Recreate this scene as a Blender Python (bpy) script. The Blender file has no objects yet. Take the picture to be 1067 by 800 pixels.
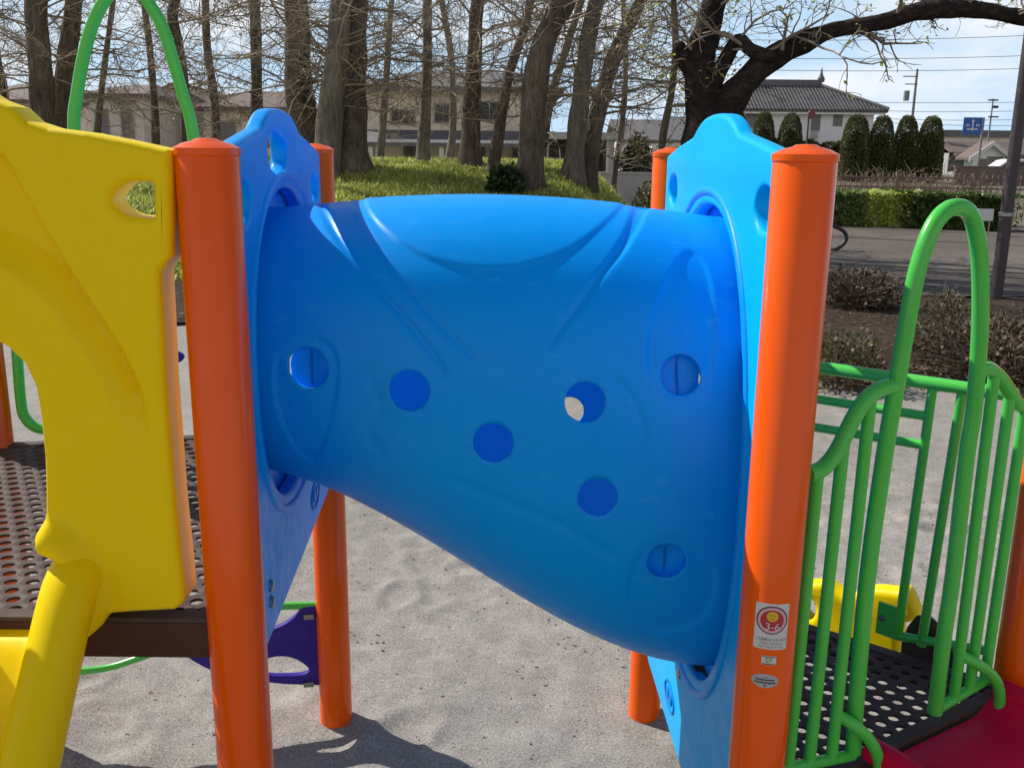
import bpy, bmesh, math, random
import numpy as np
from mathutils import Vector, Matrix
from mathutils.geometry import tessellate_polygon
from mathutils import noise as mnoise
R = math.radians
sc = bpy.context.scene
col = sc.collection
random.seed(7)

# ------------------------------------------------------------------ camera
CAM_H, F_PX, PITCH, ROLL = 1.755, 994.0, R(13.7), R(0.6)
fwd = Vector((0, math.cos(PITCH), -math.sin(PITCH)))
up0 = Vector((0, math.sin(PITCH), math.cos(PITCH)))
rt = Vector((1, 0, 0)) * math.cos(ROLL) + up0 * math.sin(ROLL)
up = up0 * math.cos(ROLL) - Vector((1, 0, 0)) * math.sin(ROLL)
CAM = Vector((0, 0, CAM_H))
cd = bpy.data.cameras.new('camera')
cam = bpy.data.objects.new('camera', cd)
col.objects.link(cam)
m = Matrix((rt, up, -fwd)).transposed().to_4x4()
m.translation = CAM
cam.matrix_world = m
cd.sensor_width = 36
cd.lens = F_PX / 1067 * 36
cd.clip_start = 0.05
cd.clip_end = 3000
sc.camera = cam

def ray(x, y):
    return (fwd + rt * ((x - 533.5) / F_PX) - up * ((y - 400) / F_PX))
def at_y(x, y, Y):
    d = ray(x, y); return CAM + d * (Y / d.y)
def at_z(x, y, Z):
    d = ray(x, y); return CAM + d * ((Z - CAM_H) / d.z)
def at_plane(x, y, p0, n):
    d = ray(x, y); return CAM + d * ((p0 - CAM).dot(n) / d.dot(n))
def proj(p):
    v = p - CAM; z = v.dot(fwd)
    return 533.5 + F_PX * v.dot(rt) / z, 400 - F_PX * v.dot(up) / z

# ------------------------------------------------------------------ materials
def nodes(name):
    mt = bpy.data.materials.new(name); mt.use_nodes = True
    nt = mt.node_tree
    return mt, nt, nt.nodes['Principled BSDF']
def nd(nt, t, **kw):
    n = nt.nodes.new(t)
    for k, v in kw.items():
        if k.startswith('i_'):
            key = k[2:]
            key = int(key) if key.isdigit() else key.replace('_', ' ')
            n.inputs[key].default_value = v
        else: setattr(n, k, v)
    return n
def ramp(nt, fac, stops):
    r = nt.nodes.new('ShaderNodeValToRGB')
    el = r.color_ramp.elements
    while len(el) < len(stops): el.new(0.5)
    for e, (p, c) in zip(el, stops):
        e.position = p; e.color = (*c, 1)
    nt.links.new(fac, r.inputs[0]); return r
def mat_surface(name, c1, c2=None, scale=8, rough=0.5, rough_var=0.12, bump=0.0, bscale=60, spec=0.5, metal=0, detail=6, c3=None, coat=0, bdist=0.01):
    mt, nt, b = nodes(name)
    tc = nd(nt, 'ShaderNodeTexCoord')
    n1 = nd(nt, 'ShaderNodeTexNoise', i_Scale=scale, i_Detail=detail, i_Roughness=0.65)
    nt.links.new(tc.outputs['Object'], n1.inputs['Vector'])
    c2 = c2 or c1
    st = [(0.3, c1), (0.7, c2)] if not c3 else [(0.25, c1), (0.5, c2), (0.75, c3)]
    rr = ramp(nt, n1.outputs['Fac'], st)
    nt.links.new(rr.outputs[0], b.inputs['Base Color'])
    b.inputs['Roughness'].default_value = rough
    if rough_var:
        n3 = nd(nt, 'ShaderNodeTexNoise', i_Scale=scale * 2.7, i_Detail=8, i_Roughness=0.7)
        nt.links.new(tc.outputs['Object'], n3.inputs['Vector'])
        mr = nd(nt, 'ShaderNodeMapRange'); mr.inputs[1].default_value = .3; mr.inputs[2].default_value = .7
        mr.inputs[3].default_value = max(0, rough - rough_var); mr.inputs[4].default_value = min(1, rough + rough_var)
        nt.links.new(n3.outputs['Fac'], mr.inputs[0]); nt.links.new(mr.outputs[0], b.inputs['Roughness'])
    b.inputs['Specular IOR Level'].default_value = spec
    b.inputs['Metallic'].default_value = metal
    b.inputs['Coat Weight'].default_value = coat
    if bump:
        n2 = nd(nt, 'ShaderNodeTexNoise', i_Scale=bscale, i_Detail=4, i_Roughness=0.6)
        nt.links.new(tc.outputs['Object'], n2.inputs['Vector'])
        bp = nd(nt, 'ShaderNodeBump', i_Strength=bump, i_Distance=bdist)
        nt.links.new(n2.outputs['Fac'], bp.inputs['Height']); nt.links.new(bp.outputs[0], b.inputs['Normal'])
    return mt
def mat_plastic(name, c, dirt, rough=0.42, grain=0.12, spec=.12, scuff=None):
    """moulded plastic: fine grain, faint chalky scuffs"""
    mt, nt, b = nodes(name)
    tc = nd(nt, 'ShaderNodeTexCoord')
    n1 = nd(nt, 'ShaderNodeTexNoise', i_Scale=3.5, i_Detail=9, i_Roughness=0.75)
    n2 = nd(nt, 'ShaderNodeTexNoise', i_Scale=420, i_Detail=2)
    n3 = nd(nt, 'ShaderNodeTexNoise', i_Scale=26, i_Detail=5, i_Roughness=0.7)
    for n in (n1, n2, n3): nt.links.new(tc.outputs['Object'], n.inputs['Vector'])
    r1 = ramp(nt, n1.outputs['Fac'], [(0.42, c), (0.78, dirt)])
    mp = nd(nt, 'ShaderNodeMapping'); mp.inputs['Scale'].default_value = (14, 55, 22); mp.inputs['Rotation'].default_value = (.4, .7, .3)
    sn = nd(nt, 'ShaderNodeTexNoise', i_Scale=1.5, i_Detail=3, i_Roughness=.5)
    nt.links.new(tc.outputs['Object'], mp.inputs['Vector']); nt.links.new(mp.outputs[0], sn.inputs['Vector'])
    sr = ramp(nt, sn.outputs['Fac'], [(0.62, (0, 0, 0)), (0.74, (.35, .35, .35))])
    mx = nd(nt, 'ShaderNodeMix', data_type='RGBA'); mx.inputs[7].default_value = (*(scuff or dirt), 1)
    nt.links.new(sr.outputs[0], mx.inputs[0]); nt.links.new(r1.outputs[0], mx.inputs[6])
    nt.links.new(mx.outputs[2], b.inputs['Base Color'])
    mr = nd(nt, 'ShaderNodeMapRange'); mr.inputs[1].default_value = .3; mr.inputs[2].default_value = .7
    mr.inputs[3].default_value = rough - .08; mr.inputs[4].default_value = rough + .14
    nt.links.new(n3.outputs['Fac'], mr.inputs[0]); nt.links.new(mr.outputs[0], b.inputs['Roughness'])
    bp = nd(nt, 'ShaderNodeBump', i_Strength=grain, i_Distance=0.002)
    nt.links.new(n2.outputs['Fac'], bp.inputs['Height']); nt.links.new(bp.outputs[0], b.inputs['Normal'])
    b.inputs['Specular IOR Level'].default_value = spec
    return mt
def mat_leaf(name, c1, c2, c3, rough=0.5, transl=0.25):
    mt, nt, b = nodes(name)
    gi = nd(nt, 'ShaderNodeNewGeometry')
    tc = nd(nt, 'ShaderNodeTexCoord')
    n1 = nd(nt, 'ShaderNodeTexNoise', i_Scale=2.2, i_Detail=4)
    nt.links.new(tc.outputs['Object'], n1.inputs['Vector'])
    ad = nd(nt, 'ShaderNodeMath', operation='ADD')
    ml = nd(nt, 'ShaderNodeMath', operation='MULTIPLY'); ml.inputs[1].default_value = .5
    nt.links.new(gi.outputs['Random Per Island'], ml.inputs[0])
    ml2 = nd(nt, 'ShaderNodeMath', operation='MULTIPLY'); ml2.inputs[1].default_value = .5
    nt.links.new(n1.outputs['Fac'], ml2.inputs[0])
    nt.links.new(ml.outputs[0], ad.inputs[0]); nt.links.new(ml2.outputs[0], ad.inputs[1])
    rr = ramp(nt, ad.outputs[0], [(0.15, c1), (0.5, c2), (0.85, c3)])
    nt.links.new(rr.outputs[0], b.inputs['Base Color'])
    b.inputs['Roughness'].default_value = rough
    b.inputs['Specular IOR Level'].default_value = 0.35
    if transl:
        tr = nd(nt, 'ShaderNodeBsdfTranslucent'); nt.links.new(rr.outputs[0], tr.inputs[0])
        ms = nd(nt, 'ShaderNodeMixShader'); ms.inputs[0].default_value = transl
        out = nt.nodes['Material Output']
        nt.links.new(b.outputs[0], ms.inputs[1]); nt.links.new(tr.outputs[0], ms.inputs[2]); nt.links.new(ms.outputs[0], out.inputs[0])
    return mt
def mat_bark(name, c1, c2, c3, sc_=(9, 9, 2), bump=.8, bd=.03):
    mt, nt, b = nodes(name)
    tc = nd(nt, 'ShaderNodeTexCoord')
    mp = nd(nt, 'ShaderNodeMapping'); mp.inputs['Scale'].default_value = sc_
    nt.links.new(tc.outputs['Object'], mp.inputs['Vector'])
    n1 = nd(nt, 'ShaderNodeTexNoise', i_Scale=1.6, i_Detail=8, i_Roughness=0.7)
    n2 = nd(nt, 'ShaderNodeTexNoise', i_Scale=.9, i_Detail=3)
    nt.links.new(mp.outputs[0], n1.inputs['Vector']); nt.links.new(tc.outputs['Object'], n2.inputs['Vector'])
    ad = nd(nt, 'ShaderNodeMath', operation='MULTIPLY_ADD'); ad.inputs[1].default_value = .6
    nt.links.new(n1.outputs['Fac'], ad.inputs[0])
    m2 = nd(nt, 'ShaderNodeMath', operation='MULTIPLY'); m2.inputs[1].default_value = .4
    nt.links.new(n2.outputs['Fac'], m2.inputs[0]); nt.links.new(m2.outputs[0], ad.inputs[2])
    rr = ramp(nt, ad.outputs[0], [(0.33, c1), (0.5, c2), (0.68, c3)])
    nt.links.new(rr.outputs[0], b.inputs['Base Color'])
    b.inputs['Roughness'].default_value = .9; b.inputs['Specular IOR Level'].default_value = .15
    bp = nd(nt, 'ShaderNodeBump', i_Strength=bump, i_Distance=bd)
    nt.links.new(n1.outputs['Fac'], bp.inputs['Height']); nt.links.new(bp.outputs[0], b.inputs['Normal'])
    return mt

M = {}
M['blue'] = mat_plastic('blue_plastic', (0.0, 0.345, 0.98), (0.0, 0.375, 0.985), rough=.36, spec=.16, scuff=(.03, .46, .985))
M['blue_sunlit'] = mat_plastic('sunlit_blue_plastic', (0.0, 0.45, 0.98), (0.0, 0.48, 0.985), rough=.38, spec=.12, scuff=(.03, .52, .985))  # sun on the right panel, put into a lighter base colour
M['blue_logo'] = mat_plastic('blue_plastic_emblem', (0.0, 0.2, 0.62), (0.0, 0.23, 0.68))
M['yellow'] = mat_plastic('yellow_plastic', (0.985, 0.72, 0.0), (0.985, 0.75, 0.005), rough=.36, spec=.16, scuff=(.98, .76, .03))
M['maroon'] = mat_plastic('maroon_plastic', (0.74, 0.005, 0.06), (0.78, 0.012, 0.075), rough=.42)
M['purple'] = mat_plastic('purple_plastic', (0.05, 0.028, 0.3), (0.07, 0.05, 0.34), rough=.4)
M['orange'] = mat_surface('orange_powder_coat', (0.99, 0.128, 0.0), (0.975, 0.112, 0.0), scale=5, rough=.2, rough_var=.08, bump=.03, bscale=260, spec=.32, bdist=.002, coat=.08)
M['green'] = mat_surface('green_powder_coat', (0.085, 0.6, 0.075), (0.1, 0.64, 0.09), scale=6, rough=.25, rough_var=.08, bump=.08, bscale=300, bdist=.002)
M['brown'] = mat_surface('brown_coated_steel', (0.065, 0.04, 0.033), (0.09, 0.058, 0.05), scale=9, rough=.6, rough_var=.12, bump=.1, bscale=200, bdist=.002, spec=.18, c3=(.12, .085, .075))
M['skirt'] = mat_surface('brown_steel_edge', (0.075, 0.03, 0.024), (0.095, 0.04, 0.03), scale=7, rough=.55, spec=.2, bump=.1, bscale=200, bdist=.002)
M['steel'] = mat_surface('bolt_steel', (0.45, 0.44, 0.42), (0.3, 0.29, 0.28), scale=80, rough=.35, metal=.9)
M['darkbolt'] = mat_surface('dark_bolt', (0.02, 0.015, 0.014), scale=60, rough=.5)
M['white_st'] = mat_surface('white_sticker', (0.72, 0.72, 0.7), (0.66, 0.65, 0.63), scale=40, rough=.4)
M['grey_st'] = mat_surface('silver_sticker', (0.5, 0.49, 0.48), (0.42, 0.41, 0.4), scale=60, rough=.35)
M['ink_red'] = mat_surface('red_print', (0.5, 0.03, 0.05), scale=60, rough=.4)
M['ink_purple'] = mat_surface('purple_print', (0.16, 0.03, 0.1), scale=60, rough=.4)
M['ink_pale'] = mat_surface('pink_print', (0.7, 0.5, 0.5), scale=60, rough=.4)
M['ink_yellow'] = mat_surface('yellow_print', (0.78, 0.5, 0.03), scale=60, rough=.4)
M['ink_lime'] = mat_surface('lime_print', (0.3, 0.4, 0.01), scale=60, rough=.4)
M['ink_black'] = mat_surface('black_print', (0.03, 0.03, 0.035), scale=60, rough=.5)
M['white_paint'] = mat_surface('white_paint', (0.74, 0.74, 0.72), (0.66, 0.66, 0.65), scale=3, rough=.6)
M['sign_blue'] = mat_surface('blue_sign_paint', (0.01, 0.12, 0.45), scale=10, rough=.4)
M['sign_red'] = mat_surface('red_sign_paint', (0.2, 0.03, 0.03), scale=10, rough=.4)
M['pole'] = mat_surface('dark_pole_paint', (0.045, 0.035, 0.04), (0.075, 0.06, 0.065), scale=12, rough=.5, bump=.1)
M['black'] = mat_surface('black_metal', (0.015, 0.015, 0.016), (0.03, 0.03, 0.03), scale=20, rough=.45)
M['concrete_pole'] = mat_surface('concrete_pole', (0.3, 0.3, 0.29), (0.22, 0.22, 0.21), scale=6, rough=.85)
M['wire'] = mat_surface('wire_cover', (0.05, 0.05, 0.055), scale=6, rough=.6)
M['bark_grey'] = mat_bark('grey_bark', (0.08, 0.07, 0.058), (0.22, 0.195, 0.16), (0.42, 0.38, 0.31))
M['bark_brown'] = mat_bark('brown_bark', (0.04, 0.031, 0.025), (0.14, 0.112, 0.088), (0.32, 0.26, 0.2))
M['bark_dark'] = mat_bark('dark_cherry_bark', (0.012, 0.009, 0.009), (0.035, 0.027, 0.024), (0.11, 0.085, 0.07), sc_=(5, 5, 9), bd=.05)
M['twig'] = mat_surface('twig_bark', (0.2, 0.16, 0.12), (0.4, 0.33, 0.255), scale=1.5, rough=.85, spec=.2)
M['twig_pale'] = mat_surface('pale_twig_bark', (0.28, 0.22, 0.15), (0.5, 0.41, 0.29), scale=1.5, rough=.85, spec=.2)
M['dryleaf'] = mat_leaf('dry_leaf', (0.08, 0.05, 0.03), (0.16, 0.1, 0.058), (0.3, 0.2, 0.12))
M['bud'] = mat_leaf('young_leaf', (0.28, 0.34, 0.04), (0.42, 0.48, 0.07), (0.55, 0.6, 0.14), transl=.4)
M['grass'] = mat_leaf('grass_blade', (0.18, 0.24, 0.04), (0.5, 0.56, 0.11), (0.9, 0.88, 0.45), transl=.5)
M['hedge'] = mat_leaf('hedge_leaf', (0.03, 0.06, 0.015), (0.09, 0.15, 0.03), (0.26, 0.33, 0.09), rough=.4)
M['topiary'] = mat_leaf('topiary_leaf', (0.05, 0.065, 0.02), (0.1, 0.115, 0.035), (0.2, 0.19, 0.06))
M['azalea'] = mat_leaf('azalea_leaf', (0.025, 0.018, 0.01), (0.065, 0.042, 0.022), (0.12, 0.08, 0.04))
M['olive_leaf'] = mat_leaf('olive_leaf', (0.035, 0.035, 0.012), (0.09, 0.085, 0.03), (0.2, 0.17, 0.07))
M['ivy'] = mat_leaf('ivy_leaf', (0.012, 0.03, 0.012), (0.03, 0.065, 0.025), (0.08, 0.13, 0.05), rough=.3)
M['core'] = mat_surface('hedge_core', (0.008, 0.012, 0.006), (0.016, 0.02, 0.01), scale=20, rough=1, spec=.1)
M['wall_white'] = mat_surface('white_render', (0.86, 0.87, 0.88), (0.8, 0.81, 0.83), scale=.8, rough=.85, bump=.1, bscale=30)
M['wall_beige'] = mat_surface('beige_siding', (0.85, 0.74, 0.6), (0.76, 0.66, 0.53), scale=.8, rough=.85, bump=.1, bscale=30)
M['wall_tan'] = mat_surface('tan_siding', (0.75, 0.68, 0.6), (0.66, 0.6, 0.53), scale=.8, rough=.85)
M['wall_grey'] = mat_surface('grey_siding', (0.48, 0.47, 0.46), (0.4, 0.4, 0.4), scale=.8, rough=.85)
M['roof_brown'] = mat_surface('brown_roof', (0.14, 0.1, 0.085), (0.2, 0.15, 0.13), scale=3, rough=.8)
M['roof_grey'] = mat_surface('grey_roof', (0.13, 0.125, 0.13), (0.19, 0.18, 0.18), scale=3, rough=.75)
M['glass'] = mat_surface('window_glass', (0.03, 0.035, 0.045), (0.06, 0.065, 0.075), scale=1.5, rough=.15, rough_var=0)
M['frame'] = mat_surface('window_frame', (0.25, 0.24, 0.23), scale=5, rough=.5)
M['curtain'] = mat_surface('dull_window', (0.16, 0.15, 0.15), (0.22, 0.2, 0.2), scale=2, rough=.4)
M['rust'] = mat_surface('rusty_iron', (0.2, 0.12, 0.1), (0.3, 0.2, 0.17), scale=3, rough=.8)

def mat_tile_roof():
    mt, nt, b = nodes('grey_clay_tiles')
    tc = nd(nt, 'ShaderNodeTexCoord')
    w = nd(nt, 'ShaderNodeTexWave', i_Scale=1.05, i_Distortion=0.0); w.bands_direction = 'X'; w.wave_profile = 'SIN'
    w2 = nd(nt, 'ShaderNodeTexWave', i_Scale=.9, i_Distortion=0.0); w2.bands_direction = 'Z'; w2.wave_profile = 'SAW'
    n = nd(nt, 'ShaderNodeTexNoise', i_Scale=1.2, i_Detail=6)
    for q in (w, w2, n): nt.links.new(tc.outputs['Object'], q.inputs['Vector'])
    rr = ramp(nt, n.outputs['Fac'], [(.3, (.11, .105, .105)), (.7, (.2, .185, .175))])
    mx = nd(nt, 'ShaderNodeMix', data_type='RGBA', blend_type='MULTIPLY'); mx.inputs[0].default_value = .55
    nt.links.new(rr.outputs[0], mx.inputs[6]); nt.links.new(w.outputs['Color'], mx.inputs[7])
    nt.links.new(mx.outputs[2], b.inputs['Base Color']); b.inputs['Roughness'].default_value = .55
    bp = nd(nt, 'ShaderNodeBump', i_Strength=.6, i_Distance=.08)
    ad = nd(nt, 'ShaderNodeMath', operation='ADD'); nt.links.new(w.outputs['Fac'], ad.inputs[0]); nt.links.new(w2.outputs['Fac'], ad.inputs[1])
    nt.links.new(ad.outputs[0], bp.inputs['Height']); nt.links.new(bp.outputs[0], b.inputs['Normal'])
    return mt
M['tiles'] = mat_tile_roof()

def mat_ground(name, stops, pebble, big=.35, bump=.6, bdist=.02, rough=.95, fine=90, w=(.3, .4, .3)):
    mt, nt, b = nodes(name)
    tc = nd(nt, 'ShaderNodeTexCoord')
    P = tc.outputs['Object']
    n1 = nd(nt, 'ShaderNodeTexNoise', i_Scale=big, i_Detail=8, i_Roughness=.6)
    n2 = nd(nt, 'ShaderNodeTexNoise', i_Scale=fine, i_Detail=6, i_Roughness=.75)
    n3 = nd(nt, 'ShaderNodeTexNoise', i_Scale=9, i_Detail=9, i_Roughness=.65)
    v = nd(nt, 'ShaderNodeTexVoronoi', i_Scale=pebble)
    for q in (n1, n2, n3, v): nt.links.new(P, q.inputs['Vector'])
    a = nd(nt, 'ShaderNodeMath', operation='MULTIPLY_ADD'); a.inputs[1].default_value = w[0]
    nt.links.new(n1.outputs['Fac'], a.inputs[0])
    c = nd(nt, 'ShaderNodeMath', operation='MULTIPLY_ADD'); c.inputs[1].default_value = w[1]
    nt.links.new(n2.outputs['Fac'], c.inputs[0])
    e = nd(nt, 'ShaderNodeMath', operation='MULTIPLY'); e.inputs[1].default_value = w[2]
    nt.links.new(n3.outputs['Fac'], e.inputs[0]); nt.links.new(e.outputs[0], c.inputs[2]); nt.links.new(c.outputs[0], a.inputs[2])
    rr = ramp(nt, a.outputs[0], stops)
    hv = nd(nt, 'ShaderNodeHueSaturation', i_Saturation=1.0)
    vr = nd(nt, 'ShaderNodeMapRange'); vr.inputs[3].default_value = .9; vr.inputs[4].default_value = 1.08
    nt.links.new(v.outputs['Color'], vr.inputs[0]); nt.links.new(vr.outputs[0], hv.inputs['Value'])
    nt.links.new(rr.outputs[0], hv.inputs['Color']); nt.links.new(hv.outputs[0], b.inputs['Base Color'])
    b.inputs['Roughness'].default_value = rough; b.inputs['Specular IOR Level'].default_value = .15
    bp = nd(nt, 'ShaderNodeBump', i_Strength=bump, i_Distance=bdist)
    s1 = nd(nt, 'ShaderNodeMath', operation='MULTIPLY_ADD'); s1.inputs[1].default_value = .5
    nt.links.new(n2.outputs['Fac'], s1.inputs[0]); nt.links.new(n3.outputs['Fac'], s1.inputs[2])
    s2 = nd(nt, 'ShaderNodeMath', operation='MULTIPLY_ADD'); s2.inputs[1].default_value = -.1
    nt.links.new(v.outputs['Distance'], s2.inputs[0]); nt.links.new(s1.outputs[0], s2.inputs[2])
    nt.links.new(s2.outputs[0], bp.inputs['Height']); nt.links.new(bp.outputs[0], b.inputs['Normal'])
    return mt
M['sand'] = mat_ground('play_sand', [(.36, (.14, .128, .112)), (.5, (.33, .305, .272)), (.62, (.55, .52, .47))], 150, fine=170, bdist=.012, w=(.15, .7, .15))
M['soil'] = mat_ground('litter_soil', [(.36, (.02, .014, .009)), (.48, (.05, .034, .023)), (.56, (.085, .06, .042)), (.66, (.16, .12, .085))], 30, big=.8, bump=.8, bdist=.04, fine=40)
M['asphalt'] = mat_ground('worn_asphalt', [(.38, (.08, .067, .056)), (.5, (.145, .123, .105)), (.62, (.24, .208, .18))], 60, big=.25, bump=.3, fine=60)
M['turf'] = mat_ground('turf_soil', [(.36, (.08, .08, .025)), (.5, (.2, .19, .05)), (.64, (.36, .3, .12))], 20, big=.5, bump=.8, bdist=.05, fine=25)
M['far_ground'] = mat_ground('far_ground', [(.36, (.1, .1, .07)), (.5, (.16, .15, .1)), (.64, (.22, .2, .14))], 2, big=.05, bump=.1, fine=3)

# ------------------------------------------------------------------ mesh helpers
class MB:
    def __init__(s): s.v = []; s.f = []
    def add(s, vs, fs):
        o = len(s.v); s.v.extend([tuple(p) for p in vs]); s.f.extend([tuple(i + o for i in f) for f in fs])
    def box(s, c, size, rot=None):
        hx, hy, hz = size[0] / 2, size[1] / 2, size[2] / 2
        vs = [Vector((x, y, z)) for x in (-hx, hx) for y in (-hy, hy) for z in (-hz, hz)]
        if rot is not None: vs = [rot @ p for p in vs]
        c = Vector(c)
        s.add([p + c for p in vs], [(0, 1, 3, 2), (4, 6, 7, 5), (0, 4, 5, 1), (2, 3, 7, 6), (0, 2, 6, 4), (1, 5, 7, 3)])
    def bbox(s, x0, x1, y0, y1, z0, z1): s.box(((x0 + x1) / 2, (y0 + y1) / 2, (z0 + z1) / 2), (x1 - x0, y1 - y0, z1 - z0))
    def tube(s, pts, r, n=12, caps=True):
        pts = [Vector(p) for p in pts]
        k = len(pts)
        rs = r if isinstance(r, (list, tuple)) else [r] * k
        t0 = (pts[1] - pts[0]).normalized()
        ref = Vector((0, 0, 1)) if abs(t0.z) < .9 else Vector((1, 0, 0))
        nrm = t0.cross(ref).normalized()
        vs = []
        for i in range(k):
            if i == 0: t = pts[1] - pts[0]
            elif i == k - 1: t = pts[-1] - pts[-2]
            else: t = pts[i + 1] - pts[i - 1]
            if t.length < 1e-9: t = t0
            t = t.normalized()
            nrm = nrm - t * nrm.dot(t)
            nrm = nrm.normalized() if nrm.length > 1e-6 else t.orthogonal().normalized()
            bn = t.cross(nrm)
            for j in range(n):
                a = 2 * math.pi * j / n
                vs.append(pts[i] + (nrm * math.cos(a) + bn * math.sin(a)) * rs[i])
        fs = []
        for i in range(k - 1):
            for j in range(n):
                j2 = (j + 1) % n
                fs.append((i * n + j, i * n + j2, (i + 1) * n + j2, (i + 1) * n + j))
        if caps:
            fs.append(tuple(range(n - 1, -1, -1))); fs.append(tuple((k - 1) * n + j for j in range(n)))
        s.add(vs, fs)
    def lathe(s, prof, c, n=48, axis=None):
        c = Vector(c); vs = []; k = len(prof)
        q = Vector((0, 0, 1)).rotation_difference(Vector(axis)).to_matrix() if axis is not None else Matrix.Identity(3)
        for r, z in prof:
            for j in range(n):
                a = 2 * math.pi * j / n
                vs.append(c + q @ Vector((r * math.cos(a), r * math.sin(a), z)))
        fs = []
        for i in range(k - 1):
            for j in range(n):
                j2 = (j + 1) % n
                fs.append((i * n + j, i * n + j2, (i + 1) * n + j2, (i + 1) * n + j))
        fs.append(tuple(range(n - 1, -1, -1))); fs.append(tuple((k - 1) * n + j for j in range(n)))
        s.add(vs, fs)
    def quad(s, a, b, c, d): s.add([a, b, c, d], [(0, 1, 2, 3)])
    def build(s, name, mat, parent=None, smooth=True, angle=40):
        me = bpy.data.meshes.new(name)
        me.from_pydata(s.v, [], s.f); me.update()
        return place(name, me, mat, parent, smooth, angle)
WL = {}
def place(name, me, mat, parent=None, smooth=True, angle=40):
    """world-coordinate mesh -> object with its origin at its own base centre"""
    n = len(me.vertices)
    a = np.empty(n * 3, dtype=np.float32); me.vertices.foreach_get('co', a); a = a.reshape(-1, 3)
    lo, hi = a.min(0), a.max(0)
    c = Vector(((lo[0] + hi[0]) / 2, (lo[1] + hi[1]) / 2, lo[2]))
    a = a - np.array(c, dtype=np.float32)
    me.vertices.foreach_set('co', a.ravel()); me.update()
    if mat is not None: me.materials.append(M[mat] if isinstance(mat, str) else mat)
    o = bpy.data.objects.new(name, me); col.objects.link(o)
    if parent is not None:
        o.parent = parent; o.location = c - WL[parent.name]
    else: o.location = c
    WL[o.name] = c
    if smooth:
        me.polygons.foreach_set('use_smooth', [True] * len(me.polygons))
        try: me.set_sharp_from_angle(angle=R(angle))
        except Exception: pass
    return o
def thing(name, loc, label, cat, group=None):
    o = bpy.data.objects.new(name, None); col.objects.link(o)
    o.location = loc; WL[o.name] = Vector(loc); o.empty_display_size = .2
    return tag(o, label, cat, group)
def tag(o, label=None, cat=None, group=None, kind=None):
    if label: o['label'] = label
    if cat: o['category'] = cat
    if group: o['group'] = group
    if kind: o['kind'] = kind
    return o
def spline(pts, n=8, closed=False):
    pts = [Vector(p) for p in pts]; k = len(pts); out = []
    rng = range(k if closed else k - 1)
    for i in rng:
        p1, p2 = pts[i], pts[(i + 1) % k]
        p0 = pts[i - 1] if (closed or i > 0) else p1 * 2 - p2
        p3 = pts[(i + 2) % k] if (closed or i + 2 < k) else p2 * 2 - p1
        for j in range(n):
            t = j / n
            out.append(.5 * ((2 * p1) + (p2 - p0) * t + (2 * p0 - 5 * p1 + 4 * p2 - p3) * t * t + (3 * p1 - p0 - 3 * p2 + p3) * t ** 3))
    if not closed: out.append(pts[-1])
    return out
def ellipse(cx, cy, a, b, n=64, p=2.0):
    o = []
    for i in range(n):
        t = 2 * math.pi * i / n
        c, s = math.cos(t), math.sin(t)
        o.append((cx + a * math.copysign(abs(c) ** (2 / p), c), cy + b * math.copysign(abs(s) ** (2 / p), s)))
    return o
def round_poly(pts, rad=0.03, n=5):
    """polygon with rounded corners; pts: (x,y) or (x,y,r)"""
    out = []; k = len(pts)
    for i in range(k):
        p = Vector(pts[i][:2]); r = pts[i][2] if len(pts[i]) > 2 else rad
        a = Vector(pts[i - 1][:2]) - p; b = Vector(pts[(i + 1) % k][:2]) - p
        if r < 1e-5: out.append((p.x, p.y)); continue
        r = min(r, a.length * .48, b.length * .48)
        pa, pb = p + a.normalized() * r, p + b.normalized() * r
        for j in range(n + 1):
            t = j / n
            q = pa * (1 - t) ** 2 + p * 2 * t * (1 - t) + pb * t * t
            out.append((q.x, q.y))
    return out
def plate_mesh(loops, th, bev, bres=3):
    """flat plate with holes, all edges rounded; local x,y plane, centred on z=0"""
    cu = bpy.data.curves.new('plate', 'CURVE'); cu.dimensions = '2D'; cu.fill_mode = 'BOTH'
    for lp in loops:
        sp = cu.splines.new('POLY'); sp.points.add(len(lp) - 1)
        for p, q in zip(sp.points, lp): p.co = (q[0], q[1], 0, 1)
        sp.use_cyclic_u = True
    cu.extrude = max(th / 2 - bev, 0); cu.bevel_depth = bev; cu.bevel_resolution = bres; cu.offset = -bev
    ob = bpy.data.objects.new('plate', cu); col.objects.link(ob)
    dg = bpy.context.evaluated_depsgraph_get()
    me = bpy.data.meshes.new_from_object(ob.evaluated_get(dg))
    bpy.data.objects.remove(ob); bpy.data.curves.remove(cu)
    me.materials.clear()
    return me
def frame(o, u, v):
    u = Vector(u).normalized(); v = Vector(v).normalized(); w = u.cross(v)
    m = Matrix((u, v, w)).transposed().to_4x4(); m.translation = Vector(o); return m
def plate(name, loops, th, bev, mtx, mat, parent, bres=3, angle=50):
    me = plate_mesh(loops, th, bev, bres); me.transform(mtx)
    bm = bmesh.new(); bm.from_mesh(me); bmesh.ops.remove_doubles(bm, verts=bm.verts, dist=1e-5)
    bmesh.ops.recalc_face_normals(bm, faces=bm.faces); bm.to_mesh(me); bm.free()
    return place(name, me, mat, parent, True, angle)
def text_mesh(s, size, mtx):
    cu = bpy.data.curves.new('t', 'FONT'); cu.body = s; cu.size = size; cu.align_x = 'CENTER'; cu.align_y = 'CENTER'
    ob = bpy.data.objects.new('t', cu); col.objects.link(ob)
    dg = bpy.context.evaluated_depsgraph_get()
    me = bpy.data.meshes.new_from_object(ob.evaluated_get(dg))
    bpy.data.objects.remove(ob); bpy.data.curves.remove(cu)
    me.materials.clear(); me.transform(mtx); return me
UP = Vector((0, 0, 1))

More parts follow.
